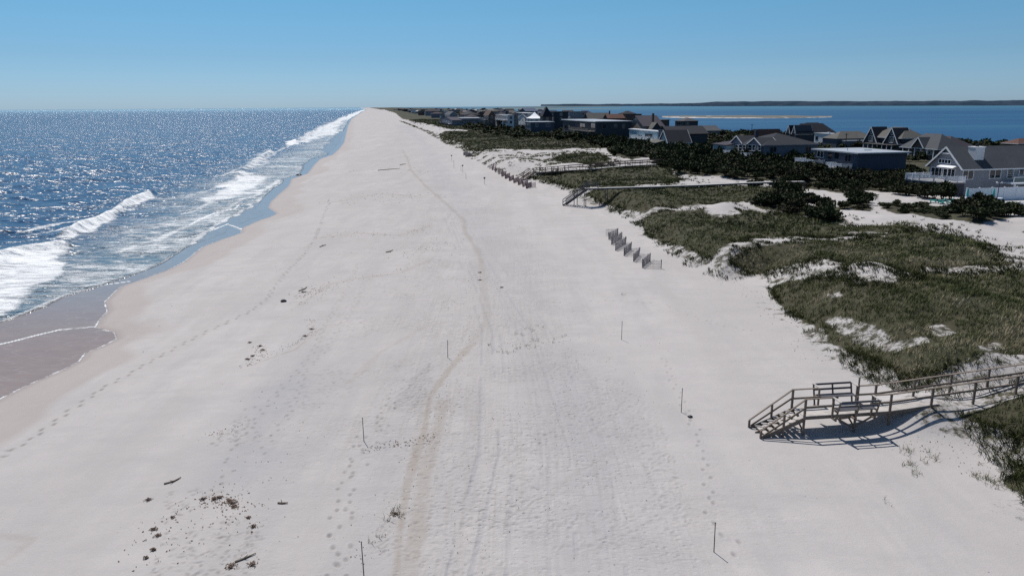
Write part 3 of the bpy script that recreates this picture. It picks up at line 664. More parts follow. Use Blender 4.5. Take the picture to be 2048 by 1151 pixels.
#PART3
# ------------------------------------------------------------------ ground lookup and foliage meshes
GZg = GZ.reshape(NRr, NCc)
def gz(x, y):
    x = np.atleast_1d(np.asarray(x, float)); y = np.atleast_1d(np.asarray(y, float))
    i = np.clip(np.searchsorted(YS, y) - 1, 0, NRr - 2); u = x / y; j = np.clip(np.searchsorted(us, u) - 1, 0, NCc - 2)
    a = np.clip((y - YS[i]) / (YS[i + 1] - YS[i]), 0, 1); b = np.clip((u - us[j]) / (us[j + 1] - us[j]), 0, 1)
    return (GZg[i, j] * (1 - b) + GZg[i, j + 1] * b) * (1 - a) + (GZg[i + 1, j] * (1 - b) + GZg[i + 1, j + 1] * b) * a
def gz1(x, y): return float(gz(x, y)[0])
def near_mask(x, y, polys, pad=8):
    m = np.full(x.shape, -60.0)
    for g in polys: m = np.maximum(m, sdf(x, y, g))
    return m
def blades(x, y, nb, h0, h1, wid, tint, lean=.35, wind=(.25, .1), spread=.12):
    n = len(x); X = np.repeat(x, nb); Y = np.repeat(y, nb); T = np.repeat(tint, nb); W = np.repeat(wid, nb)
    k = len(X); a = RNG.uniform(0, 6.283, k); rr = np.sqrt(RNG.uniform(0, 1, k)) * spread * (1 + W * 8)
    bx, by = X + rr * np.cos(a), Y + rr * np.sin(a); Z = np.repeat(gz(x, y), nb) - .04
    H = RNG.uniform(h0, h1, k) * (.7 + .6 * np.repeat(fbm(x, y, 3, 2, 9), nb)); th = RNG.uniform(0, 3.1416, k)
    lx = H * (RNG.normal(wind[0], lean, k)); ly = H * (RNG.normal(wind[1], lean, k))
    cx, cy = np.cos(th) * W / 2, np.sin(th) * W / 2
    co = np.empty((k, 5, 3)); 
    co[:, 0] = np.stack([bx - cx, by - cy, Z], 1); co[:, 1] = np.stack([bx + cx, by + cy, Z], 1)
    co[:, 2] = np.stack([bx + lx * .35 + cx * .8, by + ly * .35 + cy * .8, Z + H * .55], 1); co[:, 3] = np.stack([bx + lx * .35 - cx * .8, by + ly * .35 - cy * .8, Z + H * .55], 1)
    co[:, 4] = np.stack([bx + lx, by + ly, Z + H], 1)
    t = np.clip(T + RNG.normal(0, .13, k), 0, 1); tt = np.repeat(t, 5)
    b = np.arange(k)[:, None] * 5
    tris = np.concatenate([b + np.array([0, 1, 2]), b + np.array([0, 2, 3]), b + np.array([3, 2, 4])])
    return co.reshape(-1, 3), tris, tt
def sample(poly, dens, pad=3.0):
    P = np.array(poly); lo, hi = P.min(0) - pad, P.max(0) + pad; out = []
    # strips in depth so that far ground gets fewer, wider blades
    y0 = max(lo[1], 12)
    while y0 < min(hi[1], 900):
        y1 = min(y0 * 1.12, hi[1]); x0 = max(lo[0], -.78 * y1); x1 = min(hi[0], 1.15 * y1)
        if x1 > x0:
            d = dens(y0); n = int((y1 - y0) * (x1 - x0) * d); out.append(np.stack([RNG.uniform(x0, x1, n), RNG.uniform(y0, y1, n)], 1))
        y0 = y1 + 1e-3
    return np.concatenate(out) if out else np.zeros((0, 2))
gc, gf, gt = [], [], []; off_ = 0
def add_blades(*a, **k):
    global off_
    c, f, t = blades(*a, **k); gc.append(c); gf.append(f + off_); gt.append(t); off_ += len(c)
dn = lambda y: 19 * min(1, (42 / y)) ** 1.55
for gi, g in enumerate(GRASS):
    p = sample(g, dn, 1.0); d = sdf(p[:, 0], p[:, 1], g); r = np.hypot(p[:, 0], p[:, 1])
    patch = fbm(p[:, 0], p[:, 1], 5, 3, 12)
    hol = np.full(len(p), 60.0)
    for q in GHOLES: hol = np.minimum(hol, -sdf(p[:, 0], p[:, 1], q))
    ok = (hol + (fbm(p[:, 0], p[:, 1], 1.2, 2, 14) - .5) * 1.6 > .2) & (d + .15 + (fbm(p[:, 0], p[:, 1], 1.5, 2, 13) - .5) * 2.2 > 0) & (RNG.uniform(0, 1, len(p)) < .35 + 1.1 * patch)
    p, r, patch = p[ok], r[ok], patch[ok]
    brown = fbm(p[:, 0], p[:, 1], 11, 3, 15)
    tint = .27 + 1.3 * (brown - .4) + 1.1 * (fbm(p[:, 0], p[:, 1], 1.8, 2, 19) - .5) + (.08 if gi in (1, 2) else 0) - .16 * sstep(75, 150, r)
    add_blades(p[:, 0], p[:, 1], 7, .2, .44, .02 * np.maximum(1, r / 32), tint, spread=.16)
o = np_mesh('beach_grass', np.concatenate(gc), np.concatenate(gf), M['grass'], {'tint': np.concatenate(gt)}, smooth=False)
tag(o, 'olive beach grass growing thickly over the dune tops', 'grass', kind='stuff')
gc, gf, gt = [], [], []; off_ = 0
for g in GRASS:          # ragged, half buried grass and roots on the scarps round each patch
    p = sample(g, lambda y: 26.0 * min(1, 45 / y) ** 1.3, 7); d = sdf(p[:, 0], p[:, 1], g)
    dfi = np.where(inside(p[:, 0], p[:, 1], DUNE), dist_line(p[:, 0], p[:, 1], DF), -dist_line(p[:, 0], p[:, 1], DF)); r = np.hypot(p[:, 0], p[:, 1])
    hol = np.full(len(p), 60.0)
    for q in GHOLES: hol = np.minimum(hol, -sdf(p[:, 0], p[:, 1], q))
    pr_ = np.where(hol < 0, .2, 1) * np.exp(d / 1.7) * (fbm(p[:, 0] + p[:, 1] * .5, p[:, 1] * .5, 1.6, 3, 16) > .45) * (fbm(p[:, 0], p[:, 1], 9, 2, 26) * 1.8)
    ok = (d < .4) & (RNG.uniform(0, 1, len(p)) < pr_) & (dfi > .2); p, r = p[ok], r[ok]
    add_blades(p[:, 0], p[:, 1], 6, .14, .5, .026 * np.maximum(1, r / 32), RNG.uniform(-.1, .6, len(p)), lean=.7, wind=(-.7, -.6), spread=.15)
for g in SPARSE:
    p = sample(g, lambda y: 4.5 * min(1, 60 / y) ** .9, 2); d = sdf(p[:, 0], p[:, 1], g); r = np.hypot(p[:, 0], p[:, 1])
    ok = (d > -1) & (fbm(p[:, 0], p[:, 1], 4, 3, 17) > .52) & (RNG.uniform(0, 1, len(p)) < .6); p, r = p[ok], r[ok]
    add_blades(p[:, 0], p[:, 1], 7, .2, .5, .028 * np.maximum(1, r / 40), np.full(len(p), .42), lean=.5, spread=.2)
sp_ = []
for x, y, k in [(1035,700,2),(1055,692,2),(1040,668,2),(1060,660,2),(1070,682,2),(1075,655,1),(1010,705,2),(1120,670,1),(1100,684,1),(975,690,1),(790,1030,5),(1815,905,5),(1823,930,5),(1832,945,3),(1868,915,3),(1850,925,2),(1960,955,4),(1975,960,4),(1985,968,4),(1250,590,1),(1758,998,1),(745,1090,1),(1410,435,1),(1600,700,0),(760,1160,0)]:
    q = hit(x, y)
    for _ in range(k * 2): sp_.append((q[0] + random.gauss(0, .22), q[1] + random.gauss(0, .3)))
p = np.array(sp_); add_blades(p[:, 0], p[:, 1], 5, .12, .38, np.full(len(p), .022), np.full(len(p), .45), lean=.6, spread=.12)
o = np_mesh('sparse_grass', np.concatenate(gc), np.concatenate(gf), M['grass'], {'tint': np.concatenate(gt)}, smooth=False)
tag(o, 'thin dry grass tufts and roots on the sandy dune edges', 'grass', kind='stuff')

# ------------------------------------------------------------------ crowns
def crown_arrays(R_, H_, n, leaf, seed, spiky=.35, blobs=9):
    g = np.random.default_rng(seed); C0 = []
    for k in range(blobs):
        a = g.uniform(0, 6.283); q = math.sqrt(g.uniform(0, 1)) * .62; C0.append((R_ * q * math.cos(a), R_ * q * math.sin(a), H_ * g.uniform(.3, .68), R_ * g.uniform(.3, .55), H_ * g.uniform(.2, .38)))
    C0 = np.array(C0); w_ = C0[g.integers(0, blobs, n)]
    d = g.normal(size=(n, 3)); d /= np.linalg.norm(d, axis=1)[:, None]; d[:, 2] = np.abs(d[:, 2]) * 1.0 - .15
    rad = 1 + g.normal(0, .16, n) + np.where(g.uniform(0, 1, n) < .12, spiky, 0) * g.uniform(0, 1, n)
    ctr = w_[:, :3] + d * np.stack([w_[:, 3], w_[:, 3], w_[:, 4]], 1) * rad[:, None]; ctr[:, 2] = np.maximum(ctr[:, 2], .06)
    s = leaf * g.uniform(.5, 1.4, n)
    t1 = g.normal(size=(n, 3)); t1[:, 2] += .8; t1 /= np.linalg.norm(t1, axis=1)[:, None]; t2 = np.cross(t1, g.normal(size=(n, 3))); t2 /= np.linalg.norm(t2, axis=1)[:, None]
    co = np.stack([ctr - t2 * s[:, None] * .35, ctr + t1 * s[:, None] * .25 + t2 * s[:, None] * .4, ctr + t1 * s[:, None] * 1.1, ctr + t1 * s[:, None] * .3 - t2 * s[:, None] * .5], 1).reshape(-1, 3)
    fa = np.arange(n * 4).reshape(n, 4); tint = np.repeat(np.clip(.5 + .5 * (ctr[:, 2] / H_ - .5) + g.normal(0, .22, n), 0, 1), 4)  # leaf tint lightens upward, painting in light from above
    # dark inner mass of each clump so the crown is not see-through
    ic, fi = [], []; base = n * 4; nu, nv = 8, 5
    for c in C0:
        for v in range(nv + 1):
            ph = -0.9 + (math.pi / 2 + .9) * v / nv
            for u in range(nu):
                th = 2 * math.pi * u / nu; k = .74 * (1 + .18 * math.sin(5 * th + seed) * math.cos(3 * ph)); ic.append((c[0] + c[3] * k * math.cos(ph) * math.cos(th), c[1] + c[3] * k * math.cos(ph) * math.sin(th), max(c[2] + c[4] * k * math.sin(ph), .02)))
        for v in range(nv):
            for u in range(nu): fi.append((base + v * nu + u, base + v * nu + (u + 1) % nu, base + (v + 1) * nu + (u + 1) % nu, base + (v + 1) * nu + u))
        base += (nv + 1) * nu
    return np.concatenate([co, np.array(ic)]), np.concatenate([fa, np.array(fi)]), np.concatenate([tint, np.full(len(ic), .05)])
# ------------------------------------------------------------------ timber stairs and walkways
def solve_t(P, d, px, hi=400.0):
    """how far along d from P the photo column px is met"""
    P = np.array(P, float); d = np.array([d[0], d[1], 0.0]); lo = 0.0; s0 = proj(P)[0] - px
    best, bt = 1e9, 0
    for t in np.linspace(0, hi, 4001):
        q = P + d * t
        if q[1] < 5: break
        e_ = abs(proj(q)[0] - px)
        if e_ < best: best, bt = e_, t
        elif e_ > best + 40: break
    return bt
# --- near stairs with two benches
O3 = hit(1605, 868); DZ = O3[2] + 1.12
a = np.array(at(1608, 832, DZ)); b = np.array(at(1800, 820, DZ)); dx = (b - a) / np.linalg.norm(b - a); ang = math.atan2(dx[1], dx[0]); dy = np.array([-dx[1], dx[0]])
W_ = 1.32; root = empty('beach_stairs', (a[0], a[1], O3[2]), ang)
tag(root, 'weathered wooden beach stairs with a landing and two built-in benches', 'stairs')
L0 = np.array([a[0], a[1]])
def lg(X, Y):          # ground height under a local point, relative to the root
    q = L0 + dx * X + dy * Y; return gz1(q[0], q[1]) - O3[2]
H_ = 1.12
def deckz(X): return H_ + max(0, X - 5.2) * .085
# deck: boards over two beams
m = MB(); x = 0.0
while x < 8.0:
    z = deckz(x + .07); m.box(x, 0, z - .04, x + .135, W_, z); x += .1375
m.build('deck', M['deckwood'], root)
for y in (.02, W_ - .02):
    m = MB(); m.beam((0, y, H_ - .13), (5.2, y, H_ - .13), .05, .17); m.beam((5.2, y, H_ - .13), (8.2, y, deckz(8.2) - .13), .05, .17); m.build('deck_beam', M['wood'], root)
BX0, BX1 = 1.62, 3.95
for side in (0, 1):
    y = -.05 if side == 0 else W_ + .05
    xs_ = [0, 3.05, 5.1, 7.6, 10.2, 12.8, 15.4, 18] if side == 0 else [0, 4.0, 5.1, 7.5, 9.8, 12.2, 14.8, 17.4]
    for X in xs_:
        g = lg(X, y); m = MB(); m.box(X - .055, y - .045, g - .3, X + .055, y + .045, deckz(X) + 1.02); m.build('post', M['wood'], root)
    if side == 1:
        m = MB(); m.box(2.99, y - .045, lg(3.05, y) - .3, 3.11, y + .045, H_); m.build('post', M['wood'], root)
    for hh, w in ((1.04, .05), (.52, .045)):
        for (xa, xb) in ((0, BX0), (BX1 - .02, 5.2), (5.2, 19)):
            m = MB(); off2 = 0 if hh > 1 else (.06 if side == 0 else -.06)
            if hh > 1: m.beam((xa - .06, y, deckz(xa) + hh), (xb + .03, y, deckz(xb) + hh), .13, .04)
            else: m.beam((xa - .03, y + off2, deckz(xa) + hh), (xb, y + off2, deckz(xb) + hh), .04, .11)
            m.build('handrail' if hh > 1 else 'rail', M['wood'], root)
    sg = -1 if side == 0 else 1; yo = y
    bench = MB()
    for k in range(4): bench.box(BX0 + .06, min(yo + sg * (.02 + k * .125), yo + sg * (.13 + k * .125)), H_ + .42, BX1 - .06, max(yo + sg * (.02 + k * .125), yo + sg * (.13 + k * .125)), H_ + .46)
    bo = bench.build('bench_seat', M['greywood'], root)
    m = MB()
    for zz, yy in ((1.0, .68), (.72, .585)): m.beam((BX0, yo + sg * yy, H_ + zz), (BX1, yo + sg * yy, H_ + zz), .04, .11)
    m.build('bench_back', M['greywood'], root)
    for X in (BX0, (BX0 + BX1) / 2, BX1):
        m = MB(); m.beam((X, yo + sg * .02, H_ - .12), (X, yo + sg * .46, H_ - .02), .05, .1) if 0 else None
        m.beam((X, yo + sg * .38, H_ - .2), (X, yo + sg * .70, H_ + 1.02), .09, .045); m.box(X - .045, min(yo, yo + sg * .5), H_ + .33, X + .045, max(yo, yo + sg * .5), H_ + .415)
        if X != (BX0 + BX1) / 2: m.box(X - .045, min(yo, yo + sg * .08) , H_ - .2, X + .045, max(yo, yo + sg * .08), H_ + 1.02)
        m.box(X - .045, min(yo, yo + sg * .45), H_ - .2, X + .045, max(yo, yo + sg * .45), H_ - .12)
        m.build('bench_bracket', M['wood'], root)
    for X in (BX0, BX1):
        m = MB(); m.beam((X, yo - sg * .04, H_ + 1.045), (X, yo + sg * .75, H_ + 1.045), .11, .04); m.build('armrest', M['deckwood'], root)
# bracing under the landing
m = MB(); m.beam((1.9, .0, H_ - .2), (3.0, .0, .25), .05, .1); m.beam((4.2, .0, H_ - .2), (3.1, .0, .3), .05, .1); m.build('brace', M['wood'], root)
m = MB(); m.beam((3.05, .0, H_ - .2), (3.05, W_, .2), .05, .1); m.beam((3.12, W_, H_ - .2), (3.12, .0, .2), .05, .1); m.box(2.98, -.1, H_ - .36, 3.12, W_ + .1, H_ - .22); m.build('brace', M['wood'], root)
m = MB(); m.beam((.02, 0, H_ - .25), (.02, W_, .1), .05, .1); m.beam((.09, W_, H_ - .25), (.09, 0, .1), .05, .1); m.build('brace', M['wood'], root)
# flight of steps going down towards the sea
SXr = 2.38; g0 = lg(-SXr, 0); NS = 6; x1, z1 = -SXr, g0 + .05
for k in range(NS):
    t = (k + 1) / (NS + 1); X = -SXr * t; Z = H_ * (1 - t) + g0 * t
    m = MB(); m.box(X - .15, .0, Z - .045, X + .15, W_, Z); m.build('stair_tread', M['deckwood'], root)
for y in (-.02, W_ + .02, W_ / 2):
    m = MB(); m.beam((.05, y, H_ - .16), (-SXr - .05, y, g0 - .06), .045, .24); m.build('stringer', M['wood'], root)
for y in (-.07, W_ + .07):
    top = (0, y, H_ + 1.04); bot = (-SXr - .12, y, g0 + .45)
    m = MB(); m.beam(top, bot, .1, .045); m.build('handrail', M['wood'], root)
    m = MB(); m.beam((0, y, H_ + .52), (-SXr - .02, y, g0 + .1), .04, .1); m.build('rail', M['wood'], root)
    m = MB(); m.box(-SXr - .16, y - .045, g0 - .3, -SXr - .06, y + .045, g0 + .44); m.build('post', M['wood'], root)
    X = -SXr * .5; m = MB(); m.box(X - .045, y - .045, lg(X, y) - .2, X + .055, y + .045, H_ * .5 + 1.04 * .5 + .45 * .5 + g0 * .5); m.build('post', M['wood'], root)
m = MB(); m.box(4.0 - .03, W_ + .02, H_ + .9, 4.04, W_ + .09, H_ + 1.55); m.build('stake', M['wood'], root)

# --- generic raised walkway through world points
def walkway(name, label, pts, wid, deckmat, railmat, rails=(1.0, .55), posts=2.4, sides=(0, 1), railw=.12, stair=None):
    root = empty(name, (pts[0][0], pts[0][1], gz1(pts[0][0], pts[0][1]))); tag(root, label, 'walkway')
    o = np.array(root.location); P = [np.array(p, float) - o for p in pts]
    for si, s in enumerate(zip(P[:-1], P[1:])):
        a, b = s; d = b - a; L = np.linalg.norm(d); n_ = np.array([-d[1], d[0], 0]); n_ /= np.linalg.norm(n_)
        m = MB(); m.beam(a + n_ * wid / 2, b + n_ * wid / 2, wid, .05); m.build('deck', deckmat, root)
        for e_ in (0, wid):
            m = MB(); m.beam(a + n_ * e_ - (0, 0, .15), b + n_ * e_ - (0, 0, .15), .06, .22); m.build('deck_beam', railmat, root)
        k = max(1, int(L / posts))
        for sd_ in sides:
            y = -.06 if sd_ == 0 else wid + .06
            for r_ in rails:
                m = MB(); m.beam(a + n_ * y + (0, 0, r_), b + n_ * y + (0, 0, r_), railw if r_ == max(rails) else .06, .12 if r_ == max(rails) else .15); m.build('handrail' if r_ == max(rails) else 'rail', railmat, root)
            for i in range(k + (1 if si == len(P) - 2 else 0)):
                q = a + d * i / k + n_ * y; g = gz1(q[0] + o[0], q[1] + o[1]) - o[2]
                if g < q[2] + .7: m = MB(); m.box(q[0] - .06, q[1] - .06, g - .3, q[0] + .06, q[1] + .06, q[2] + (max(rails) if rails else 0)); m.build('post', railmat, root)
        if si == 0 and stair:
            S = np.array(stair, float) - o; dd = a - S; ns = 12; hd = dd.copy(); hd[2] = 0; L2 = np.linalg.norm(hd); hd /= L2; n2 = np.array([-hd[1], hd[0], 0])
            for i in range(ns):
                q = S + dd * (i + .7) / ns; m = MB(); m.beam(q + n2 * .02, q + n2 * (wid - .02), .26, .05); m.build('stair_tread', railmat, root)
            for e_ in (0, wid):
                m = MB(); m.beam(S + n2 * e_ - (0, 0, .1), a + n2 * e_ - (0, 0, .1), .06, .26); m.build('stringer', railmat, root)
                y = -.06 if e_ == 0 else wid + .06
                for r_ in (1.0, .5): m = MB(); m.beam(S + n2 * y + (0, 0, r_), a + n2 * y + (0, 0, r_), .10, .12); m.build('handrail', railmat, root)
                for f_ in (0, .5):
                    q = S + dd * f_ + n2 * y; g = gz1(q[0] + o[0], q[1] + o[1]) - o[2]; m = MB(); m.box(q[0] - .06, q[1] - .06, g - .3, q[0] + .06, q[1] + .06, q[2] + 1.0); m.build('post', railmat, root)
    return root
def ap(x, y, z): q = at(x, y, z); return (q[0], q[1], z)
S = hit(1126, 411); z2 = S[2] + 3.4
w2 = walkway('boardwalk', 'long pale-topped boardwalk with steep dark stairs down to the sand', [ap(1172, 377, z2), ap(1300, 373.5, z2), ap(1400, 370, z2), ap(1480, 366.5, z2 + .05), ap(1545, 364, z2 + .05), ap(1610, 363, z2)], 1.0, M['pale_top'], M['greywood'], rails=(), posts=3.2, sides=(0, 1), stair=(S[0], S[1], S[2] + .1))
# the landing's own little rails
for a_, b_ in (((1173, 376.5), (1196, 376)),):
    p, q = np.array(ap(*a_, z2)), np.array(ap(*b_, z2)); o = np.array(w2.location)
    for dy_ in (0, 1.35):
        m = MB(); m.beam(p - o + (0, dy_, 1.0), q - o + (0, dy_, 1.0), .07, .09); m.beam(p - o + (0, dy_, .5), q - o + (0, dy_, .5), .05, .09); m.box(*(p - o + (-.06, dy_ - .06, 0)), *(p - o + (.06, dy_ + .06, 1.0))); m.box(*(q - o + (-.06, dy_ - .06, 0)), *(q - o + (.06, dy_ + .06, 1.0))); m.build('landing_rail', M['greywood'], w2)
S = hit(1046, 361); 
def up_(x, y): q = hit(x, y); return (q[0], q[1], gz1(q[0], q[1]) + .6)
walkway('railed_walkway', 'reddish railed wooden walkway crossing the dune behind the far sand fence', [up_(1068, 350), up_(1130, 348), up_(1190, 344), up_(1250, 338), up_(1335, 332)], 1.5, M['pale_top'], M['redwood'], rails=(1.1, .6), posts=2.8, stair=(S[0], S[1], S[2] + .1), railw=.14)

# --- sand fences: split-slat panels in a zigzag
def sand_fence(label, base, h, mat, gap=.1, lean=.05, slatw=.035):
    P = [np.array(hit(x, y)) for x, y in base]; root = empty('sand_fence', tuple(P[0])); tag(root, label, 'sand fence')
    for a, b in zip(P[:-1], P[1:]):
        L = np.linalg.norm(b - a); n_ = max(3, int(L / gap)); m = MB(); lx = random.gauss(0, lean)
        for i in range(n_ + 1):
            q = a + (b - a) * i / n_; q[2] = gz1(q[0], q[1]); q = q - P[0]; hh = h * random.uniform(.92, 1.05); e_ = random.gauss(lx, .02)
            m.beam(q - (0, 0, .1), q + (e_ * hh, e_ * hh * .5, hh), slatw, slatw)
        o = m.build('fence_panel', mat, root)
        m = MB(); za, zb = gz1(a[0], a[1]) - P[0][2], gz1(b[0], b[1]) - P[0][2]; A, B = a - P[0], b - P[0]; A[2], B[2] = za, zb
        for r_ in (.2, .5, .85): m.beam(A + (0, 0, h * r_), B + (0, 0, h * r_), .015, .015)
        m.box(A[0] - .04, A[1] - .04, za - .2, A[0] + .04, A[1] + .04, za + h * 1.05); m.build('fence_wire', M['pole'], root)
    return root
sand_fence('grey zigzag slat fence standing alone on the open sand', [(1322,537),(1285,535.5),(1300,523),(1267,523),(1278,511),(1248,511.5),(1262,499.5),(1231,501),(1251,488),(1223,489),(1243,478.5),(1217.5,479),(1235.5,470.5),(1212,471.5)], 1.0, M['slat'], gap=.13, slatw=.026)
zz = []
for i, (x, y) in enumerate([(1052,377),(1045,373.5),(1036,370),(1027,366),(1018,362),(1010,357.5),(1003,353),(997,348.5),(990,344.5),(984,340.5),(979,337)]): zz += [(x + 11 - i * .3, y - 3.5 + i * .1), (x, y)]
sand_fence('pinkish zigzag slat fence at the foot of the railed walkway stairs', [(1071, 374.5)] + [(1052, 377)] + zz, 1.15, M['pinkslat'], gap=.16, slatw=.045)
sand_fence('short dark broken slat fence by the far dune nose', [(927,311),(935,309),(931,314),(938,312),(945,313)], 1.2, M['slat'], gap=.14, slatw=.06)
# --- marker poles
POLES = [(1428,1103,1046,0,'thin dark marker pole nearest the bottom right corner'),(1362.5,824,777,0,'thin dark marker pole between the stairs and the trampled sand'),(1243,679,643,0,'thin dark marker pole alone on smooth sand right of the middle'),
 (895.5,715,681,0,'thin dark marker pole beside the tan wrack line'),(728,882,836,0,'thin dark marker pole beside the left trampled footprints'),(728,1152,1084,0,'thin dark marker pole cut by the bottom edge of the photo'),
 (903.5,322,311,1,'farthest small sign post on the upper beach'),(908,336,320,0,'pale thin stake between the two far sign posts'),(922,342,331,0,'thin stake just left of the middle sign post'),(925.5,344,331,1,'middle small sign post on the upper beach'),(932,358,346,0,'faint thin stake on sand below the middle sign post'),(969,369,356,1,'nearest small sign post with an oval board')]
for x, yb, yt, sg, lab in POLES:
    P = hit(x, yb); h = z_above(P, yt) - P[2]; far_ = P[1] > 120; root = empty('sign_post' if sg else 'marker_pole', P); tag(root, lab, 'sign' if sg else 'pole', 'thin marker poles standing on the beach')
    m = MB(); lx = random.uniform(-.03, .03); m.tube((0, 0, -.2), (lx, .02, h), .035 if far_ else .022, .03 if far_ else .018); m.build('pole', M['pole'], root)
    if sg: m = MB(); m.tube((lx, -.04, h), (lx, -.07, h), .24, .24, 12); m.build('sign_board', M['board'], root)
    elif not far_: m = MB(); m.tube((lx, .02, h - .01), (lx, .02, h + .03), .027, .027); m.build('cap', M['pole'], root)
# ------------------------------------------------------------------ houses
FOOT = []
class House:
    def __init__(s, name, label, corner, xr, xl, ye, wall, roofm, rot=0.0, group=None, z=None, cat='house', dz=0):
        s.P = hit(*corner) if z is None else (*at(corner[0], corner[1], z), z); s.P = (s.P[0], s.P[1], s.P[2]); s.a = BANG + R(rot)
        s.N = (math.cos(s.a), math.sin(s.a)); s.B = (-math.sin(s.a), math.cos(s.a)); s.wall, s.roofm = wall, roofm
        s.L = solve_t(s.P, s.N, xr); s.D = solve_t(s.P, s.B, xl); s.h = z_above(s.P, ye) - s.P[2]
        s.root = empty(name, s.P, s.a); tag(s.root, label, cat, group); s.foot(0, 0, s.L, s.D)
    def foot(s, x0, y0, x1, y1):
        FOOT.append([tuple(np.array(s.P[:2]) + np.array(s.N) * x + np.array(s.B) * y) for x, y in ((x0, y0), (x1, y0), (x1, y1), (x0, y1))])
    def w(s, x, y, z): return (s.P[0] + s.N[0] * x + s.B[0] * y, s.P[1] + s.N[1] * x + s.B[1] * y, s.P[2] + z)
    def ax(s, px, y=0.0): return solve_t(s.w(0, y, s.h * .6), s.N, px)
    def ay(s, px, x=0.0): return solve_t(s.w(x, 0, s.h * .6), s.B, px)
    def zz(s, py, x=0.0, y=0.0): return z_above(s.w(x, y, 0), py) - s.P[2]
    def block(s, x0, y0, x1, y1, z0, z1, kind='gx', rise=2.0, over=.4, wall=None, roof=None, trim=True, back=1):
        wall = wall or s.wall; roof = roof or s.roofm; m = MB(); m.box(x0, y0, z0 - 1.5 if z0 == 0 else z0, x1, y1, z1)
        xm, ym = (x0 + x1) / 2, (y0 + y1) / 2; r = MB(); t = MB(); T = .22; o = over; zt = z1 + .03
        if kind == 'flat':
            r.box(x0 - o, y0 - o, z1 + .002, x1 + o, y1 + o, z1 + .30)
        elif kind in ('gx', 'gy'):
            if kind == 'gx':
                sl = rise / (ym - y0); lo = zt - o * sl
                for (ya, yb) in ((y0 - o, ym), (y1 + o, ym)):
                    r.slab([(x0 - o, ya, lo + T), (x1 + o, ya, lo + T), (x1 + o, yb, zt + rise + T), (x0 - o, yb, zt + rise + T)] if ya < yb else [(x0 - o, yb, zt + rise + T), (x1 + o, yb, zt + rise + T), (x1 + o, ya, lo + T), (x0 - o, ya, lo + T)], T)
                for X in (x0, x1):
                    m.poly([(X, y0, z1), (X, y1, z1), (X, ym, z1 + rise)])
                for X in (x0 - o - .05, x1 + o + .05):
                    for ya in (y0 - o, y1 + o): t.beam((X, ya, lo + .12), (X, ym, zt + rise + .12), .06, .28)
                for ya in (y0 - o - .04, y1 + o + .04): t.beam((x0 - o, ya, lo + .1), (x1 + o, ya, lo + .1), .06, .2)
            else:
                sl = rise / (xm - x0); lo = zt - o * sl
                r.slab([(x0 - o, y0 - o, lo + T), (xm, y0 - o, zt + rise + T), (xm, y1 + o, zt + rise + T), (x0 - o, y1 + o, lo + T)], T)
                r.slab([(xm, y0 - o, zt + rise + T), (x1 + o, y0 - o, lo + T), (x1 + o, y1 + o, lo + T), (xm, y1 + o, zt + rise + T)], T)
                for Y in (y0, y1): m.poly([(x0, Y, z1), (x1, Y, z1), (xm, Y, z1 + rise)])
                for Y in (y0 - o - .05, y1 + o + .05):
                    for xa in (x0 - o, x1 + o): t.beam((xa, Y, lo + .12), (xm, Y, zt + rise + .12), .06, .28)
                for xa in (x0 - o - .04, x1 + o + .04): t.beam((xa, y0 - o, lo + .1), (xa, y1 + o, lo + .1), .06, .2)
        elif kind == 'hip':
            A, B, Cc, D = (x0 - o, y0 - o, z1), (x1 + o, y0 - o, z1), (x1 + o, y1 + o, z1), (x0 - o, y1 + o, z1)
            if (x1 - x0) > (y1 - y0): k = (y1 - y0) / 2 * .95; r1, r2 = (x0 + k, ym, z1 + rise), (x1 - k, ym, z1 + rise); F_ = [[A, B, r2, r1], [B, Cc, r2], [Cc, D, r1, r2], [D, A, r1]]
            else: k = (x1 - x0) / 2 * .95; r1, r2 = (xm, y0 + k, z1 + rise), (xm, y1 - k, z1 + rise); F_ = [[A, B, r1], [B, Cc, r2, r1], [Cc, D, r2], [D, A, r1, r2]]
            for f in F_: r.poly([(p[0], p[1], p[2] + .14) for p in f])
            r.box(x0 - o, y0 - o, z1 + .002, x1 + o, y1 + o, z1 + .135)
            for p, q in ((A, B), (B, Cc), (Cc, D), (D, A)): t.beam((p[0], p[1], p[2] + .02), (q[0], q[1], q[2] + .02), .1, .2)
        elif kind == 'gambrel':
            prof = [(y0 - o, z1), (y0 + (ym - y0) * .35, z1 + rise * .68), (ym, z1 + rise), (y1 - (y1 - ym) * .35, z1 + rise * .68), (y1 + o, z1)]
            for (ya, za), (yb, zb) in zip(prof[:-1], prof[1:]): r.slab([(x0 - o, ya, za + T), (x1 + o, ya, za + T), (x1 + o, yb, zb + T), (x0 - o, yb, zb + T)], T)
            for X in (x0, x1): m.poly([(X, y, z) for y, z in prof[::-1]])
            for X in (x0 - o - .05,):
                for (ya, za), (yb, zb) in zip(prof[:-1], prof[1:]): t.beam((X, ya, za + .12), (X, yb, zb + .12), .06, .28)
        elif kind == 'shed':
            r.slab([(x0 - o, y0 - o, z1 + .05 + T), (x1 + o, y0 - o, z1 + rise + T), (x1 + o, y1 + o, z1 + rise + T), (x0 - o, y1 + o, z1 + .05 + T)], T)
            for Y in (y0, y1): m.poly([(x0, Y, z1), (x1, Y, z1), (x1, Y, z1 + rise)])
            m.poly([(x1, y0, z1), (x1, y1, z1), (x1, y1, z1 + rise), (x1, y0, z1 + rise)])
        elif kind == 'flare':
            prof = [(0, 0), (.45, .28), (.75, .62), (1, 1)]; rings = []
            for a_, b_ in prof: k = 1 - a_; rings.append([(xm + sx * ((x1 - x0) / 2 + o) * k, ym + sy * ((y1 - y0) / 2 + o) * k, z1 + rise * b_) for sx, sy in ((-1,-1),(1,-1),(1,1),(-1,1))])
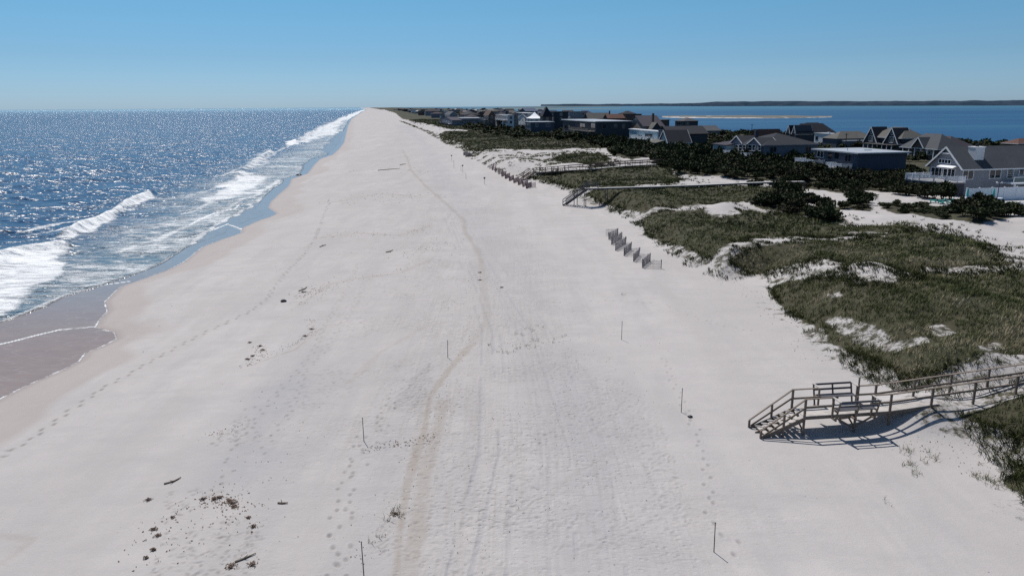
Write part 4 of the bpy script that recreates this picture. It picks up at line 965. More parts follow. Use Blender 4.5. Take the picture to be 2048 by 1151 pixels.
            for ra, rb in zip(rings[:-1], rings[1:]):
                for i in range(4): j = (i + 1) % 4; r.poly([ra[i], ra[j], rb[j], rb[i]])
        m.build('wall', wall, s.root); s.roof = r.build('roof', roof, s.root)
        if trim and t.v: t.build('trim', M['white'] if trim is True else trim, s.root)
    def win(s, face, a0, a1, z0, z1, n=1, at_=0.0, frame=None, cols=None, name='window', rows=1, arch=False):
        frame = frame or M['white']; f = MB(); g = MB(); T = .1
        def bar(a, za, b, zb, d0, d1, mb):
            if face == 'n': mb.box(a, at_ - d1, za, b, at_ - d0, zb)
            else: mb.box(at_ - d1, a, za, at_ - d0, b, zb)
        bar(a0 - T, z1, a1 + T, z1 + T, .0, .07, f); bar(a0 - T, z0 - T, a1 + T, z0, .0, .09, f); bar(a0 - T, z0, a0, z1, .0, .07, f); bar(a1, z0, a1 + T, z1, .0, .07, f)
        for i in range(1, n): c = a0 + (a1 - a0) * i / n; bar(c - .05, z0, c + .05, z1, .0, .06, f)
        for i in range(1, rows): c = z0 + (z1 - z0) * i / rows; bar(a0, c - .025, a1, c + .025, .0, .055, f)
        bar(a0, z0, a1, z1, .0, .03, g); o = f.build(name, frame, s.root); g.build('pane', M['glass'], o); return o
    def winpx(s, face, xa, xb, yt, yb, n=1, at_=0.0, **k):
        if face == 'n': a0, a1 = s.ax(xa, at_), s.ax(xb, at_); x, y = (a0 + a1) / 2, at_
        else: a0, a1 = sorted((s.ay(xa, at_), s.ay(xb, at_))); x, y = at_, (a0 + a1) / 2
        return s.win(face, a0, a1, s.zz(yb, x, y), s.zz(yt, x, y), n, at_, **k)
    def deck(s, pts, z, mat=None, rail=1.0, solid=False, closed=False, wallbelow=None, bal=.14):
        mat = mat or M['vinyl']; m = MB(); m.slab([(x, y, z) for x, y in pts], .22); m.build('deck', M['deckwood'] if mat is M['vinyl'] else mat, s.root)
        r = MB(); e_ = list(zip(pts[:-1], pts[1:]))
        for (xa, ya), (xb, yb) in e_:
            r.beam((xa, ya, z + rail), (xb, yb, z + rail), .09, .09); r.beam((xa, ya, z + .12), (xb, yb, z + .12), .06, .08)
            L = math.hypot(xb - xa, yb - ya); k = max(2, int(L / bal))
            for i in range(1, k): t = i / k; X, Y = xa + (xb - xa) * t, ya + (yb - ya) * t; r.box(X - .025, Y - .025, z + .1, X + .025, Y + .025, z + rail)
            k = max(1, round(L / 2.0))
            for i in range(k + 1): t = i / k; X, Y = xa + (xb - xa) * t, ya + (yb - ya) * t; r.box(X - .075, Y - .075, z - .2, X + .075, Y + .075, z + rail + .16)
        r.build('railing', mat, s.root)
        if wallbelow is not None:
            w_ = MB(); 
            for (xa, ya), (xb, yb) in e_: w_.poly([(xa, ya, -2), (xb, yb, -2), (xb, yb, z - .22), (xa, ya, z - .22)])
            w_.build('deck_skirt', wallbelow, s.root)
        else:
            p = MB()
            for x, y in pts[:-1]: p.box(x - .08, y - .08, -2, x + .08, y + .08, z - .2)
            p.build('deck_post', mat, s.root)

# the near grey gabled house at the right edge
h = House('beach_house', 'grey sided gabled house with white trim, big chimney and curved white deck', (1918, 391), 2170, 1853, 337, M['lightgrey_siding'], M['grey_roof'])
rise = h.zz(296, 0, h.D / 2) - h.h
h.block(0, 0, h.L, h.D, 0, h.h, 'gx', rise, .45)
for xa, xb, yt, yb, n in ((1924,1945,341,358,2),(1978,1999,340,356,2),(2013.5,2025,338,356,1),(2037,2045,338,350,1),(2060,2080,338,355,2),(2110,2130,337,353,2)): h.winpx('n', xa, xb, yt, yb, n, rows=4 if xa == 2013.5 else 1)
h.winpx('o', 1861, 1868, 335, 353, 1); h.winpx('o', 1869.5, 1876, 335.5, 354, 1); h.winpx('o', 1877, 1882, 336, 354, 1); h.winpx('o', 1886, 1893, 338, 355, 1); h.winpx('o', 1895, 1908, 338.5, 355, 2)
h.winpx('o', 1874, 1897, 319, 326, 4)
m = MB(); y0 = h.ay(1912); y1 = h.ay(1880); z = h.zz(331, 0, y0 + 1); m.slab([(-1.1, y0, z - .35), (0, y0, z), (0, y1, z), (-1.1, y1, z - .35)], .08); m.build('awning', M['white_roof'], h.root)
m = MB(); zr = h.h + rise * .72; m.slab([(-.5, h.D * .36, zr), (-.02, h.D * .36, zr + .15), (-.02, h.D * .64, zr + .15), (-.5, h.D * .64, zr)], .06); m.build('vent_hood', M['white_roof'], h.root)
cx0, cx1 = h.ax(1954), h.ax(1973); m = MB(); m.box(cx0, h.D * .16, h.h, cx1, h.D * .16 + 1.6, h.h + rise + .15); ch = m.build('chimney', M['white_siding'], h.root)
m = MB(); m.box(cx0 - .1, h.D * .16 - .1, h.h + rise + .15, cx1 + .1, h.D * .16 + 1.7, h.h + rise + .3); m.build('cap', M['white'], ch); m = MB(); m.tube(((cx0 + cx1) / 2, h.D * .16 + .8, h.h + rise + .3), ((cx0 + cx1) / 2, h.D * .16 + .8, h.h + rise + .8), .3, .25); m.build('chimney_pot', M['dark_roof'], ch)
zd = h.zz(363, 0, 0); m_ = []
DK = [(h.ax(1918) + 0.05, -.05), (-1.2, -.35), (-3.2, .4), (-4.6, 2.2), (-5.6, 4.8), (-6.0, 7.6), (-5.8, h.D * .95), (0, h.D * .95)]
h.deck([(-.02, -.9), (-1.6, -.9), (-3.2, -.1), (-4.3, 1.6), (-5.2, 4.2), (-5.6, 7.2), (-5.4, h.D * .9), (-.05, h.D * .9)], zd, M['vinyl'], 1.0, wallbelow=M['dark_siding']); h.foot(-6.5, -1.5, 0.5, h.D)
# balcony on the right with a glass rail and a post
xb0 = h.ax(2027, -2.5); zb = h.zz(366, xb0, -2.5); m = MB(); m.box(xb0, -2.6, zb - .25, xb0 + 9, -.02, zb); m.build('balcony', M['vinyl'], h.root)
m = MB(); m.box(xb0, -2.6, zb + .1, xb0 + 9, -2.56, zb + .95); m.build('glass_rail', simple('balcony_glass', (.10,.16,.17), .1, .1), h.root)
m = MB(); m.box(xb0, -2.62, zb + .95, xb0 + 9, -2.54, zb + 1.05); [m.box(xb0 + k * 2.2 - .05, -2.63, zb, xb0 + k * 2.2 + .05, -2.53, zb + 1.05) for k in range(5)]; m.build('railing', M['vinyl'], h.root)
m = MB(); m.box(xb0 + .35, -2.55, -2, xb0 + .6, -2.3, zb - .25); m.build('balcony_post', M['vinyl'], h.root)
h.foot(0, -6, h.L, 0); H1 = h

# flat roofed dark house
h = House('flat_roofed_house', 'dark blue-grey flat roofed house with two small white deck rails', (1713, 350), 1809, 1627, 308, M['blue_siding'], M['pale_roof'])
h.block(0, 0, h.L, h.D, 0, h.h, 'flat', 0, .7)
for xa, xb, yt, yb, n in ((1634,1646,303,314,2),(1655,1664,305,318,1),(1668,1678,305,318,1),(1690,1701,310,323,2)): h.winpx('o', xa, xb, yt, yb, n, frame=M['grey_siding'] if xa != 1634 else M['white'])
z = h.zz(336, 0, h.ay(1700)); ya, yb = h.ay(1705), h.ay(1672); h.deck([(0, ya), (-2.6, ya), (-2.6, yb), (0, yb)], z, M['vinyl'])
z = h.zz(327, 0, h.ay(1640)); ya, yb = h.ay(1650), h.ay(1612); h.deck([(0, ya), (-3.0, ya), (-3.0, yb), (0, yb)], z, M['vinyl'])
m = MB(); m.tube((3, h.D * .5, h.h + .3), (3, h.D * .5, h.h + .9), .12, .12); m.build('vent_pipe', M['white'], h.root); m = MB(); m.box(h.L * .55, h.D * .4, h.h + .3, h.L * .55 + 1.5, h.D * .4 + .8, h.h + .42); m.build('skylight', M['glass'], h.root)

# long dark roofed house with two gables facing the sea
h = House('dark_roofed_house', 'long dark roofed house with twin gables and a white deck', (1527, 322), 1633, 1470, 291, M['grey_siding'], M['dark_roof'])
r_ = h.zz(266, 3, h.D * .6) - h.h
h.block(0, 0, h.L, h.D, 0, h.h, 'hip', r_ * .95, .6, trim=M['lightgrey_siding']); 
for xa, xb, apex in ((1500,1526,277),(1466,1488,273)):
    ya, yb = h.ay(xa), h.ay(xb); ya, yb = min(ya, yb), max(ya, yb); rr = h.zz(apex, -.5, (ya + yb) / 2) - h.h
    h.block(-.6, ya, 4.5, yb, 0, h.h + .02, 'gx', rr, .35)
for xa, xb in ((1470,1476),(1477.5,1484),(1486,1491),(1496,1503),(1505,1510),(1516,1521)): h.winpx('o', xa, xb, 290, 301, 1, at_=-.65, rows=2)
h.winpx('n', 1611, 1622, 293, 304, 2, frame=M['lightgrey_siding']); h.winpx('n', 1540, 1552, 294, 304, 2, frame=M['grey_siding'])
m = MB(); xc = h.ax(1536); m.box(xc, h.D * .45, h.h + .5, xc + .9, h.D * .45 + 1, h.h + r_ + 1.0); m.build('chimney', M['dark_siding'], h.root)
z = h.zz(310, -3, h.D * .5); h.deck([(-.6, 1.5), (-4.5, 1.5), (-4.5, h.D * .95), (-.6, h.D * .95)], z, M['vinyl'])
h.block(-3.2, h.D * .98, 9, h.D * .98 + 9, 0, h.h * .8, 'shed', 1.6, .4, wall=M['paleblue_siding'], roof=M['purple_roof'], trim=False)
# grey hipped annexe at its seaward end
# gambrel house
h = House('gambrel_house', 'big dark gambrel roofed house with small gabled dormers by the bay', (1592, 288), 1668, 1572, 267, M['dark_siding'], M['dark_roof'])
r_ = h.zz(248, 0, h.D / 2) - h.h; h.block(0, 0, h.L, h.D, 0, h.h, 'hip', r_, .5, trim=False)
yy = h.D * .5; h.block(h.L * .25, h.D * .35, h.L * .95, h.D * 1.3, h.h, h.zz(258, 4, h.D), 'hip', 2.6, .3, trim=False)
for ya, yb in ((.02, .36), (.56, .95)): h.block(-.4, h.D * ya, h.L * .4, h.D * yb, 0, h.h, 'gx', r_ * .8, .25, wall=M['dark_siding'], roof=M['grey_roof'] if ya < .3 else M['dark_roof'])
h.win('o', h.D * .12, h.D * .26, h.h + .3, h.h + 1.4, 2, at_=-.4); h.win('o', h.D * .68, h.D * .84, h.h + .3, h.h + 1.4, 2, at_=-.4)
m = MB(); m.box(-1.5, -.8, h.h - .2, h.L, -.1, h.h + .05); m.build('porch_roof', M['grey_roof'], h.root)
# white cube house
h = House('white_flat_house', 'small white flat roofed house wedged beside the long grey roof', (1661, 294), 1684, 1627, 269, M['white_siding'], M['pale_roof'])
h.block(0, 0, h.L, h.D, 0, h.h, 'flat', 0, .25)
h.winpx('o', 1631, 1636, 273, 280, 1, frame=M['paleblue_siding']); h.winpx('o', 1651, 1656, 274, 282, 1, frame=M['paleblue_siding'])
m = MB(); m.box(.3, h.D * .2, h.h + .3, .9, h.D * .3, h.h + .8); m.build('roof_vent', M['white'], h.root)
# long low grey roof
h = House('low_grey_house', 'long low house with a pale grey roof right of the white cube house', (1672, 297), 1750, 1662, 275, M['blue_siding'], M['pale_roof'])
h.block(0, 0, h.L, h.D + 6, 0, h.h - .6, 'hip', 2.6, .3, trim=False, roof=M['beige_roof']); h.block(2, -3, h.L, -.1, 0, h.h - 1.4, 'flat', 0, .2, wall=M['grey_siding'], trim=False)
# house with A gables and hipped beige roof
h = House('twin_gable_house', 'dark house with two steep white trimmed gables under a beige hipped roof', (1800, 310), 1846, 1741, 277, M['dark_siding'], M['beige_roof'])
r_ = h.zz(255, 5, h.D / 2) - h.h; h.block(0, 0, h.L, h.D, 0, h.h, 'hip', r_, .6)
for xa, xb, apex in ((1792,1830,257),(1735,1760,255)):
    ya, yb = sorted((h.ay(xa), h.ay(xb))) if xb < 1800 else (-.4, h.ay(1790)); 
    if xb > 1800: ya, yb = 0, max(6.5, h.ay(1786)); 
    h.block(-1.2, ya, 4, yb, 0, h.h - 1.5, 'gx', h.zz(apex, -1, (ya + yb) / 2) - h.h + 1.5, .35, roof=M['dark_roof'])
    yc = (ya + yb) / 2; h.win('o', yc - .9, yc + .9, h.h - 1.4, h.h + .4, 3, at_=-1.25); m = MB(); m.tube((-1.3, yc, h.h + 1.5), (-1.22, yc, h.h + 1.5), .55, .55, 14); o = m.build('round_window', M['white'], h.root); m = MB(); m.tube((-1.34, yc, h.h + 1.5), (-1.31, yc, h.h + 1.5), .38, .38, 14); m.build('pane', M['glass'], o)
yc = (h.ay(1782) + h.ay(1770)) / 2; h.winpx('o', 1770, 1782, 272, 281, 2)
m = MB(); m.box(-3.4, 0, h.h - 2.2, -.02, h.D, h.h - 2.0); m.build('porch_roof', M['beige_roof'], h.root); m = MB(); [m.box(-3.3, y, -1, -3.1, y + .2, h.h - 2.2) for y in np.linspace(.2, h.D - .4, 7)]; m.build('porch_post', M['white'], h.root)
# hip roofed house with porch
h = House('hip_roofed_house', 'grey hip roofed house with a small front gable and white porch posts', (1873, 322), 1952, 1808, 299, M['brown_siding'], M['grey_roof'])
r_ = h.zz(268, h.L * .35, h.D / 2) - h.h; h.block(0, 0, h.L * .55, h.D, 0, h.h, 'hip', r_, 1.2); h.block(h.L * .3, 1, h.L, h.D - 2, 0, h.h, 'hip', r_ * .82, .8, roof=M['purple_roof'])
ya, yb = sorted((h.ay(1832), h.ay(1853))); h.block(-1.2, ya, 4, yb, h.h, h.h + .6, 'gx', h.zz(276, -1, (ya + yb) / 2) - h.h - .6, .5, roof=M['grey_roof'])
for xa, xb in ((1815,1819),(1828,1839),(1842,1846),(1850,1854),(1857,1861),(1864,1868)): h.winpx('o', xa, xb, 302, 309, 1)
m = MB(); [m.box(-1.15, y, -1, -.95, y + .22, h.h + .02) for y in np.linspace(.3, h.D - .5, 6)]; m.build('porch_post', M['white'], h.root)
# roof just showing at the right edge
h = House('brown_roofed_house', 'brown roof just showing at the right edge above the bay shore', (2034, 305), 2110, 2028, 288, M['brown_siding'], M['red_roof'])
h.block(0, 0, h.L, h.D + 5, 0, h.h, 'hip', 1.6, .5)

# A-gable pale house with big dark roof
h = House('pale_gable_house', 'pale steep gabled house with a lean-to and a big dark roof behind', (1336, 302), 1440, 1318, 285, M['tan_siding'], M['dark_roof'])
r_ = h.zz(264, 0, h.D * .5) - h.h
h.block(0, 0, h.L * .42, h.D, 0, h.h, 'gx', max(r_, 4.0), .4, wall=M['paleblue_siding'])
h.block(h.L * .2, h.D + .6, h.L * .95, h.D + 12, 0, h.zz(268, 5, h.D + 2), 'gx', h.zz(253, 10, h.D + 8) - h.zz(268, 5, h.D + 2), .5, trim=False, wall=M['dark_siding'])
h.block(-3.5, h.D * .35, -.05, h.D * 1.5, 0, h.h * .85, 'shed', 1.0, .2, wall=M['blue_siding'], roof=M['beige_roof'])
for k in range(3): h.win('o', h.D * (.45 + .3 * k), h.D * (.65 + .3 * k), .6, h.h * .75, 2, at_=-3.5, frame=M['grey_siding'])
# pale blue flat house
h = House('blue_flat_house', 'pale blue flat roofed house with a white roof edge and side block', (1316, 296), 1332, 1258, 263, M['paleblue_siding'], M['white'])
h.block(0, 0, h.L * .6, h.D, 0, h.h - .1, 'flat', 0, .3); h.block(h.L * .0, -5, h.L * .9, -.1, 0, h.h + .5, 'flat', 0, .05, wall=M['blue_siding'], roof=M['blue_roof'])
h.winpx('o', 1274, 1284, 270, 277, 3, frame=M['paleblue_siding']); h.winpx('o', 1290, 1305, 268, 274, 2, frame=M['paleblue_siding'])
h.deck([(0, 1), (-3, 1), (-3, h.D * .7), (0, h.D * .7)], h.zz(279, 0, 3), M['white'])
# big roof behind with dark gable
h = House('broad_gable_house', 'broad house with purplish roof, dark gable and stubby chimney', (1288, 284), 1328, 1270, 253, M['grey_siding'], M['purple_roof'])
r_ = h.zz(232, 5, h.D * .8) - h.h; h.block(0, 1, h.L, h.D + 10, 0, h.h, 'gx', max(r_, 3), .5, trim=False, wall=M['tan_siding']); h.block(1.5, -4, h.L * .7, .9, 0, h.h - 1.6, 'gy', 3.2, .4, trim=False, wall=M['dark_siding'], roof=M['beige_roof'])
m = MB(); m.box(h.L * .55, 4, h.h, h.L * .55 + .8, 5, h.h + max(r_, 3) + 1.2); m.build('chimney', M['brown_siding'], h.root)
# long flat house
h = House('long_flat_house', 'long dark flat roofed house with a bright roof edge and open porch', (1192, 282), 1262, 1126, 243, M['dark_siding'], M['white'])
h.block(0, 0, h.L, h.D, 0, h.h - .2, 'flat', 0, .6, roof=M['pale_roof'])
m = MB(); m.box(-.75, -.75, h.h - .25, -.6, h.D + .6, h.h + .15); m.build('fascia', M['white'], h.root)
for xa, xb, t_, b_ in ((1182,1190,247,259),(1160,1170,247,260),(1130,1140,250,258)): h.winpx('o', xa, xb, t_, b_, 2, frame=M['grey_siding'])
for xa, xb in ((1205,1212),(1228,1234),(1244,1250)): h.winpx('n', xa, xb, 248, 257, 1, frame=M['grey_siding'])
h.deck([(0, 1), (-3.5, 1), (-3.5, h.D * .6), (0, h.D * .6)], h.zz(262, 0, 4), M['tan_siding'])
# tower block house with red roof
h = House('tower_house', 'brown house with rusty roof and a pale square tower window', (1252, 262), 1282, 1243, 229, M['brown_siding'], M['dark_roof'])
h.block(0, 0, h.L, h.D, 0, h.h, 'flat', 0, .4); h.block(1, h.D + .5, h.L * .9, h.D + 8, 0, h.h + .3, 'hip', 1.8, .6, roof=M['dark_roof'], trim=False)
h.winpx('o', 1244.5, 1250, 231, 241, 2); h.block(-12, h.D * .2, -.4, h.D + 2, 0, h.h - 2.4, 'gx', 2.4, .5, roof=M['red_roof'], wall=M['dark_siding'], trim=False); m = MB(); m.box(-9, h.D, h.h, -8.2, h.D + .8, h.h + 2.4); m.build('chimney', M['dark_siding'], h.root)
SMALL = [ # label, corner px, xr, xl, eave, kind, rise, wall, roof, name
 ('beige_roof_house','low house with a long beige roof and one dark gable',(1176,258),1222,1168,237,'gx',3.6,'dark_siding','beige_roof'),
 ('square_grey_house','tall pale grey house with a wide dark picture window',(1140,256),1174,1132,224,'flat',0,'lightgrey_siding','grey_roof'),
 ('black_roof_house','dark box of a house left of the tall pale grey house',(1108,262),1136,1098,224,'flat',0,'dark_siding','dark_roof'),
 ('peaked_dark_house','dark steep roofed house right of the bright white roof',(1086,262),1104,1080,233,'hip',6,'brown_siding','dark_roof'),
 ('white_trim_cottage','low dark cottage with a thin pale roof edge in front of the white roofed house',(1062,268),1108,1050,245,'flat',0,'blue_siding','pale_roof'),
 ('white_block_house','boxy white house with two rows of dark windows',(1016,258),1028,992,231,'flat',0,'white_siding','pale_roof'),
 ('tan_block_house','narrow tan house between the white block and the white roof',(1026,256),1036,1018,228,'flat',0,'tan_siding','brown'),
 ('brown_gable_house','brown gabled house left of the boxy white house',(978,256),990,968,230,'gy',3,'brown_siding','brown'),
 ('green_roof_house','greenish grey low house behind the brown gabled house',(985,246),998,972,223,'hip',2,'tan_siding','beige_roof'),
 ('grey_row_house','low grey house with a pale terrace by the dune grass',(905,252),955,884,241,'gx',2.0,'grey_siding','purple_roof'),
 ('pale_terrace_house','pale low house with a long terrace rail left of the brown house',(925,250),968,915,237,'flat',0,'lightgrey_siding','pale_roof'),
 ('dark_dormer_house','dark house with pale dormers behind the pale terrace house',(932,244),960,920,230,'hip',3,'dark_siding','dark_roof'),
 ('pale_gable_cottage','small pale gabled cottage near the far dune grass',(900,242),915,890,229,'gy',3,'lightgrey_siding','grey_roof'),
 ('blue_roof_cottage','slate blue roofed cottage among the far houses',(1052,246),1075,1040,223,'gx',3,'blue_siding','blue_roof'),
 ('flat_white_far_house','far white flat roofed house above the green marsh',(1215,244),1240,1208,228,'flat',0,'lightgrey_siding','pale_roof'),
 ('bayside_grey_house','grey low roofed house by the bay with a dark roof vent',(1392,272),1440,1372,262,'gx',2.4,'grey_siding','grey_roof'),
 ('bayside_brown_house','brown shingled house by the bay with a row of small skylights',(1512,292),1560,1502,276,'gx',3.2,'brown_siding','red_roof'),
 ('bayside_low_cottage','low greenish cottage left of the brown shingled bay house',(1480,288),1503,1468,275,'flat',0,'paleblue_siding','beige_roof'),
]
M['brown'] = shingle('brown_shingle', (.08,.055,.045))
for nm, lab, c, xr, xl, ye, kind, rise, wl, rf in SMALL:
    h = House(nm, lab, c, xr, xl, ye, M[wl], M[rf]); h.block(0, 0, h.L, h.D, 0, h.h, kind, rise, .5, trim=wl in ('lightgrey_siding', 'white_siding'))
    fm = M['white'] if wl not in ('white_siding',) else M['grey_siding']; rows = 2 if h.h > 6.5 else 1
    for r_ in range(rows):
        z0 = h.h - 2.3 - 3.0 * r_
        for f_, Ln in (('n', h.L), ('o', h.D)):
            k = max(1, int(Ln / 5))
            for i in range(k): a = Ln * (i + .5) / k; h.win(f_, a - .7 - .5 * (i % 2), a + .7 + .3 * (i % 3), z0, z0 + 1.5, 2, frame=fm)
    if h.D > 8 and 'terrace' in lab or 'block' in nm or 'row' in nm: h.deck([(0, 1), (-3.5, 1), (-3.5, h.D - 1), (0, h.D - 1)], max(1.5, h.h - 3.2), M['lightgrey_siding'] if 'white' not in nm else M['vinyl'], bal=.3)
# house with the flared white roof
h = House('white_roofed_house', 'house with a brilliant white flared roof standing out among dark roofs', (1066, 258), 1084, 1036, 237, M['white_siding'], M['white_roof'])
h.block(0, 0, h.L, h.D * .35, 0, h.h, 'flare', h.zz(224, 2, 2) - h.h, .8); h.block(.5, h.D * .36, h.L, h.D, 0, h.h - .6, 'gx', 3.2, .3, roof=M['blue_roof']); h.block(.8, h.D * .4, h.L, h.D * 1.2, h.h - .5, h.zz(226, 2, h.D), 'flat', 0, .3, wall=M['lightgrey_siding'], roof=M['white'])
for k in range(5): y = h.D * (.06 + .2 * k); h.win('o', y, y + 1.4, h.h - 2.6, h.h - 1.0, 1, frame=M['grey_siding'])
h.win('n', 2, 3.6, h.h - 2.6, h.h - 1, 1)
# the receding rows of far houses
rr = random.Random(11); k = 0
FW = [M['dark_siding'], M['grey_siding'], M['brown_siding'], M['blue_siding'], M['lightgrey_siding'], M['tan_siding'], M['white_siding']]; FR = [M['dark_roof'], M['grey_roof'], M['purple_roof'], M['brown'], M['beige_roof'], M['blue_roof'], M['pale_roof']]
WN = ['dark', 'grey', 'brown', 'slate blue', 'pale grey', 'tan', 'white']; KN = {'gx': 'ridge roofed', 'gy': 'gabled', 'hip': 'hip roofed', 'flat': 'flat roofed'}
yv = 470.0
while yv < 4200 and k < 130:
    base = np.array(DF[-1]) ; dd_ = [np.array(p) for p in DF]
    ysd = [p[1] for p in dd_]; xd = float(np.interp(yv, ysd, [p[0] for p in dd_])) if yv < ysd[-1] else base[0] - (yv - base[1]) * .1944
    yb_ = [p[1] for p in BAY][::-1]; xb_ = [p[0] for p in BAY][::-1]; o_ = np.argsort(yb_); xbay = float(np.interp(yv, np.array(yb_)[o_], np.array(xb_)[o_]))
    n_ = 0; x = xd + rr.uniform(38, 55)
    while x < xbay - 22:
        if rr.random() < .8 and not any(abs(x - f[0][0]) < 26 and abs(yv - f[0][1]) < 26 for f in FOOT):
            a = BANG + R(rr.uniform(-6, 6)); P = (x, yv + rr.uniform(-6, 6)); P = (P[0], P[1], gz1(*P)); wi = rr.choices(range(7), (5, 5, 3, 3, 3, 2, 1.5))[0]; kd = rr.choice(['gx', 'gy', 'hip', 'flat'])
            h = House.__new__(House); h.P, h.a = P, a; h.N = (math.cos(a), math.sin(a)); h.B = (-math.sin(a), math.cos(a)); h.wall, h.roofm = FW[wi], rr.choice(FR); h.L, h.D, h.h = rr.uniform(9, 17), rr.uniform(8, 14), rr.uniform(4.5, 8)
            h.root = empty('distant_house', P, a); tag(h.root, 'tiny distant %s %s house in the rows running to the horizon' % (WN[wi], KN[kd]), 'house', 'distant houses receding along the barrier beach, %s %s' % (WN[wi], KN[kd])); h.foot(0, 0, h.L, h.D)
            h.block(0, 0, h.L, h.D, 0, h.h, kd, rr.uniform(2, 3.5), .5, trim=False)
            if yv < 1400:
                h.win('n', h.L * .15, h.L * .35, h.h - 2.2, h.h - .8, 2, frame=M['white_siding']); h.win('o', h.D * .2, h.D * .8, h.h - 2.4, h.h - .6, 3, frame=M['white_siding'])
            k += 1
        x += rr.uniform(24, 40) * (1 + yv / 4000); n_ += 1
    yv += 30 + yv * .045
# ------------------------------------------------------------------ shrubs
VAR = []
for s_, (Rr, Hh, nn, mt, lf) in enumerate([(2.2,2.6,900,'leaf',.34),(1.9,2.1,800,'leaf',.32),(2.6,2.3,1000,'leaf',.36),(1.6,2.9,800,'leaf',.32),(2.4,1.7,900,'leafb',.30),(1.5,1.5,600,'leafb',.26)]):
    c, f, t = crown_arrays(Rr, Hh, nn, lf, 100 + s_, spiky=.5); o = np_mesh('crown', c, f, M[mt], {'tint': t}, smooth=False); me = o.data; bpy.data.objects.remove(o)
    m = MB()
    for k in range(4): a = k * 1.6 + s_; m.tube((.05 * math.cos(a), .05 * math.sin(a), -.2), (Rr * .35 * math.cos(a), Rr * .35 * math.sin(a), Hh * .5), .09, .03, 6)
    o = m.build('trunk', M['bark']); tm = o.data; bpy.data.objects.remove(o); VAR.append((me, tm, Rr, Hh))
for _a, _b in (((1172, 377), (1400, 370)), ((1400, 370), (1500, 366)), ((1500, 366), (1612, 363))):
    p, q = ap(*_a, z2), ap(*_b, z2); FOOT.append([(p[0], p[1] - 5), (q[0], q[1] - 5), (q[0], q[1] + 2), (p[0], p[1] + 2)])
_c0 = hit(1852, 404); _c1 = hit(1912, 406); FOOT.append([(_c0[0] - 1, _c0[1] - 7), (_c1[0] + 1, _c1[1] - 7), (_c1[0] + 1, _c1[1] + 2.5), (_c0[0] - 1, _c0[1] + 2.5)])
def blocked(x, y):
    for f in FOOT:
        if abs(f[0][0] - x) < 80 and abs(f[0][1] - y) < 80:
            if sdf(np.array([x]), np.array([y]), f)[0] > -1.2: return True
    return False
CL = ['in the near clump in front of the teal chairs', 'in the thicket around the pale boardwalk end', 'in the thicket between the houses and the dunes', 'in the thicket below the flat roofed house', 'in the far thicket beyond the sparse dune']
XY = []
for g in THICK[:1] + THICK[2:]:
    P = np.array(g); lo, hi = P.min(0), P.max(0); n = int((hi[0] - lo[0]) * (hi[1] - lo[1]) / 1.6); n = min(n, 60000)
    XY.append(np.stack([RNG.uniform(lo[0], hi[0], n), RNG.uniform(lo[1], hi[1], n)], 1)[:24000])
XY = np.concatenate(XY); tmk = thick_mask(XY[:, 0], XY[:, 1]); XY = XY[(tmk > .6) & (XY[:, 1] < 330) & (XY[:, 0] / XY[:, 1] < .76)]
XY = XY[np.argsort(np.hypot(XY[:, 0], XY[:, 1]) + RNG.uniform(0, 12, len(XY)))]
cell = {}; chosen = []
for x, y in XY:
    sp = 2.3 + max(0, (y - 130)) * .012; kx, ky = int(x // 4), int(y // 4); ok = True
    for a in (-1, 0, 1):
        for b in (-1, 0, 1):
            for (u, v) in cell.get((kx + a, ky + b), ()):
                if (u - x) ** 2 + (v - y) ** 2 < sp * sp: ok = False
    if ok and not blocked(x, y): cell.setdefault((kx, ky), []).append((x, y)); chosen.append((x, y))
print('shrubs', len(chosen))
zc = gz([c[0] for c in chosen], [c[1] for c in chosen]); rest = []
for i, (x, y) in enumerate(chosen):
    v = random.choices(range(6), (3, 3, 3, 2, 1.6, 1.6))[0]; me, tm, Rr, Hh = VAR[v]; s = random.uniform(.62, 1.1) * (.85 if y < 150 else 1.0); sz = s * random.uniform(.8, 1.15)
    if i < 290:
        px, py = proj((x, y, zc[i])); ci = 0 if (px > 1745 and py > 385) else 3 if px > 1620 and py < 400 else 1 if py > 365 else 4 if px < 1230 else 2
        kind = 'dark evergreen shrub' if v < 4 else 'brownish low shrub'; sizew = 'tall' if Hh * sz > 2.1 else 'small'
        if ci == 0 and px < 1925: sz *= .5; s *= .8
        root = empty('dune_shrub', (x, y, zc[i]), random.uniform(0, 6.28)); root.scale = (s, s, sz); tag(root, '%s %s %s' % (sizew, kind, CL[ci]), 'shrub', '%s %ss %s' % (sizew, kind, CL[ci]))
        a = bpy.data.objects.new('crown', me); C.objects.link(a); a.parent = root; b = bpy.data.objects.new('trunk', tm); C.objects.link(b); b.parent = root
    else: rest.append((x, y, zc[i], s, sz))
for (px_, py_, hh_, s) in [(1815,390,24,1.2),(1838,392,22,1.2),(1852,396,30,1.3),(1868,397,34,1.2),(1884,398,38,1.1),(1900,399,34,1.0),(1828,384,18,1.3),(1955,420,34,1.1),(1972,424,26,1.2),(1940,418,20,1.1),(1958,412,30,.8),(1990,424,22,1.2),(1968,372,16,.7),(2010,432,26,1.1)]:
    P = hit(px_, py_); me, tm, Rr, Hh = VAR[3 if hh_ > 27 else random.choice((0, 1, 2))]; hgt = z_above(P, py_ - hh_) - P[2]
    lab = 'tall dark evergreen bush ' + ('in front of the curved white deck' if px_ < 1910 else 'standing before the tall white fence')
    root = empty('dune_shrub', P, random.uniform(0, 6.28)); root.scale = (s, s, hgt / Hh * 1.05); tag(root, lab, 'shrub', lab.replace('bush', 'bushes'))
    a = bpy.data.objects.new('crown', me); C.objects.link(a); a.parent = root; b = bpy.data.objects.new('trunk', tm); C.objects.link(b); b.parent = root
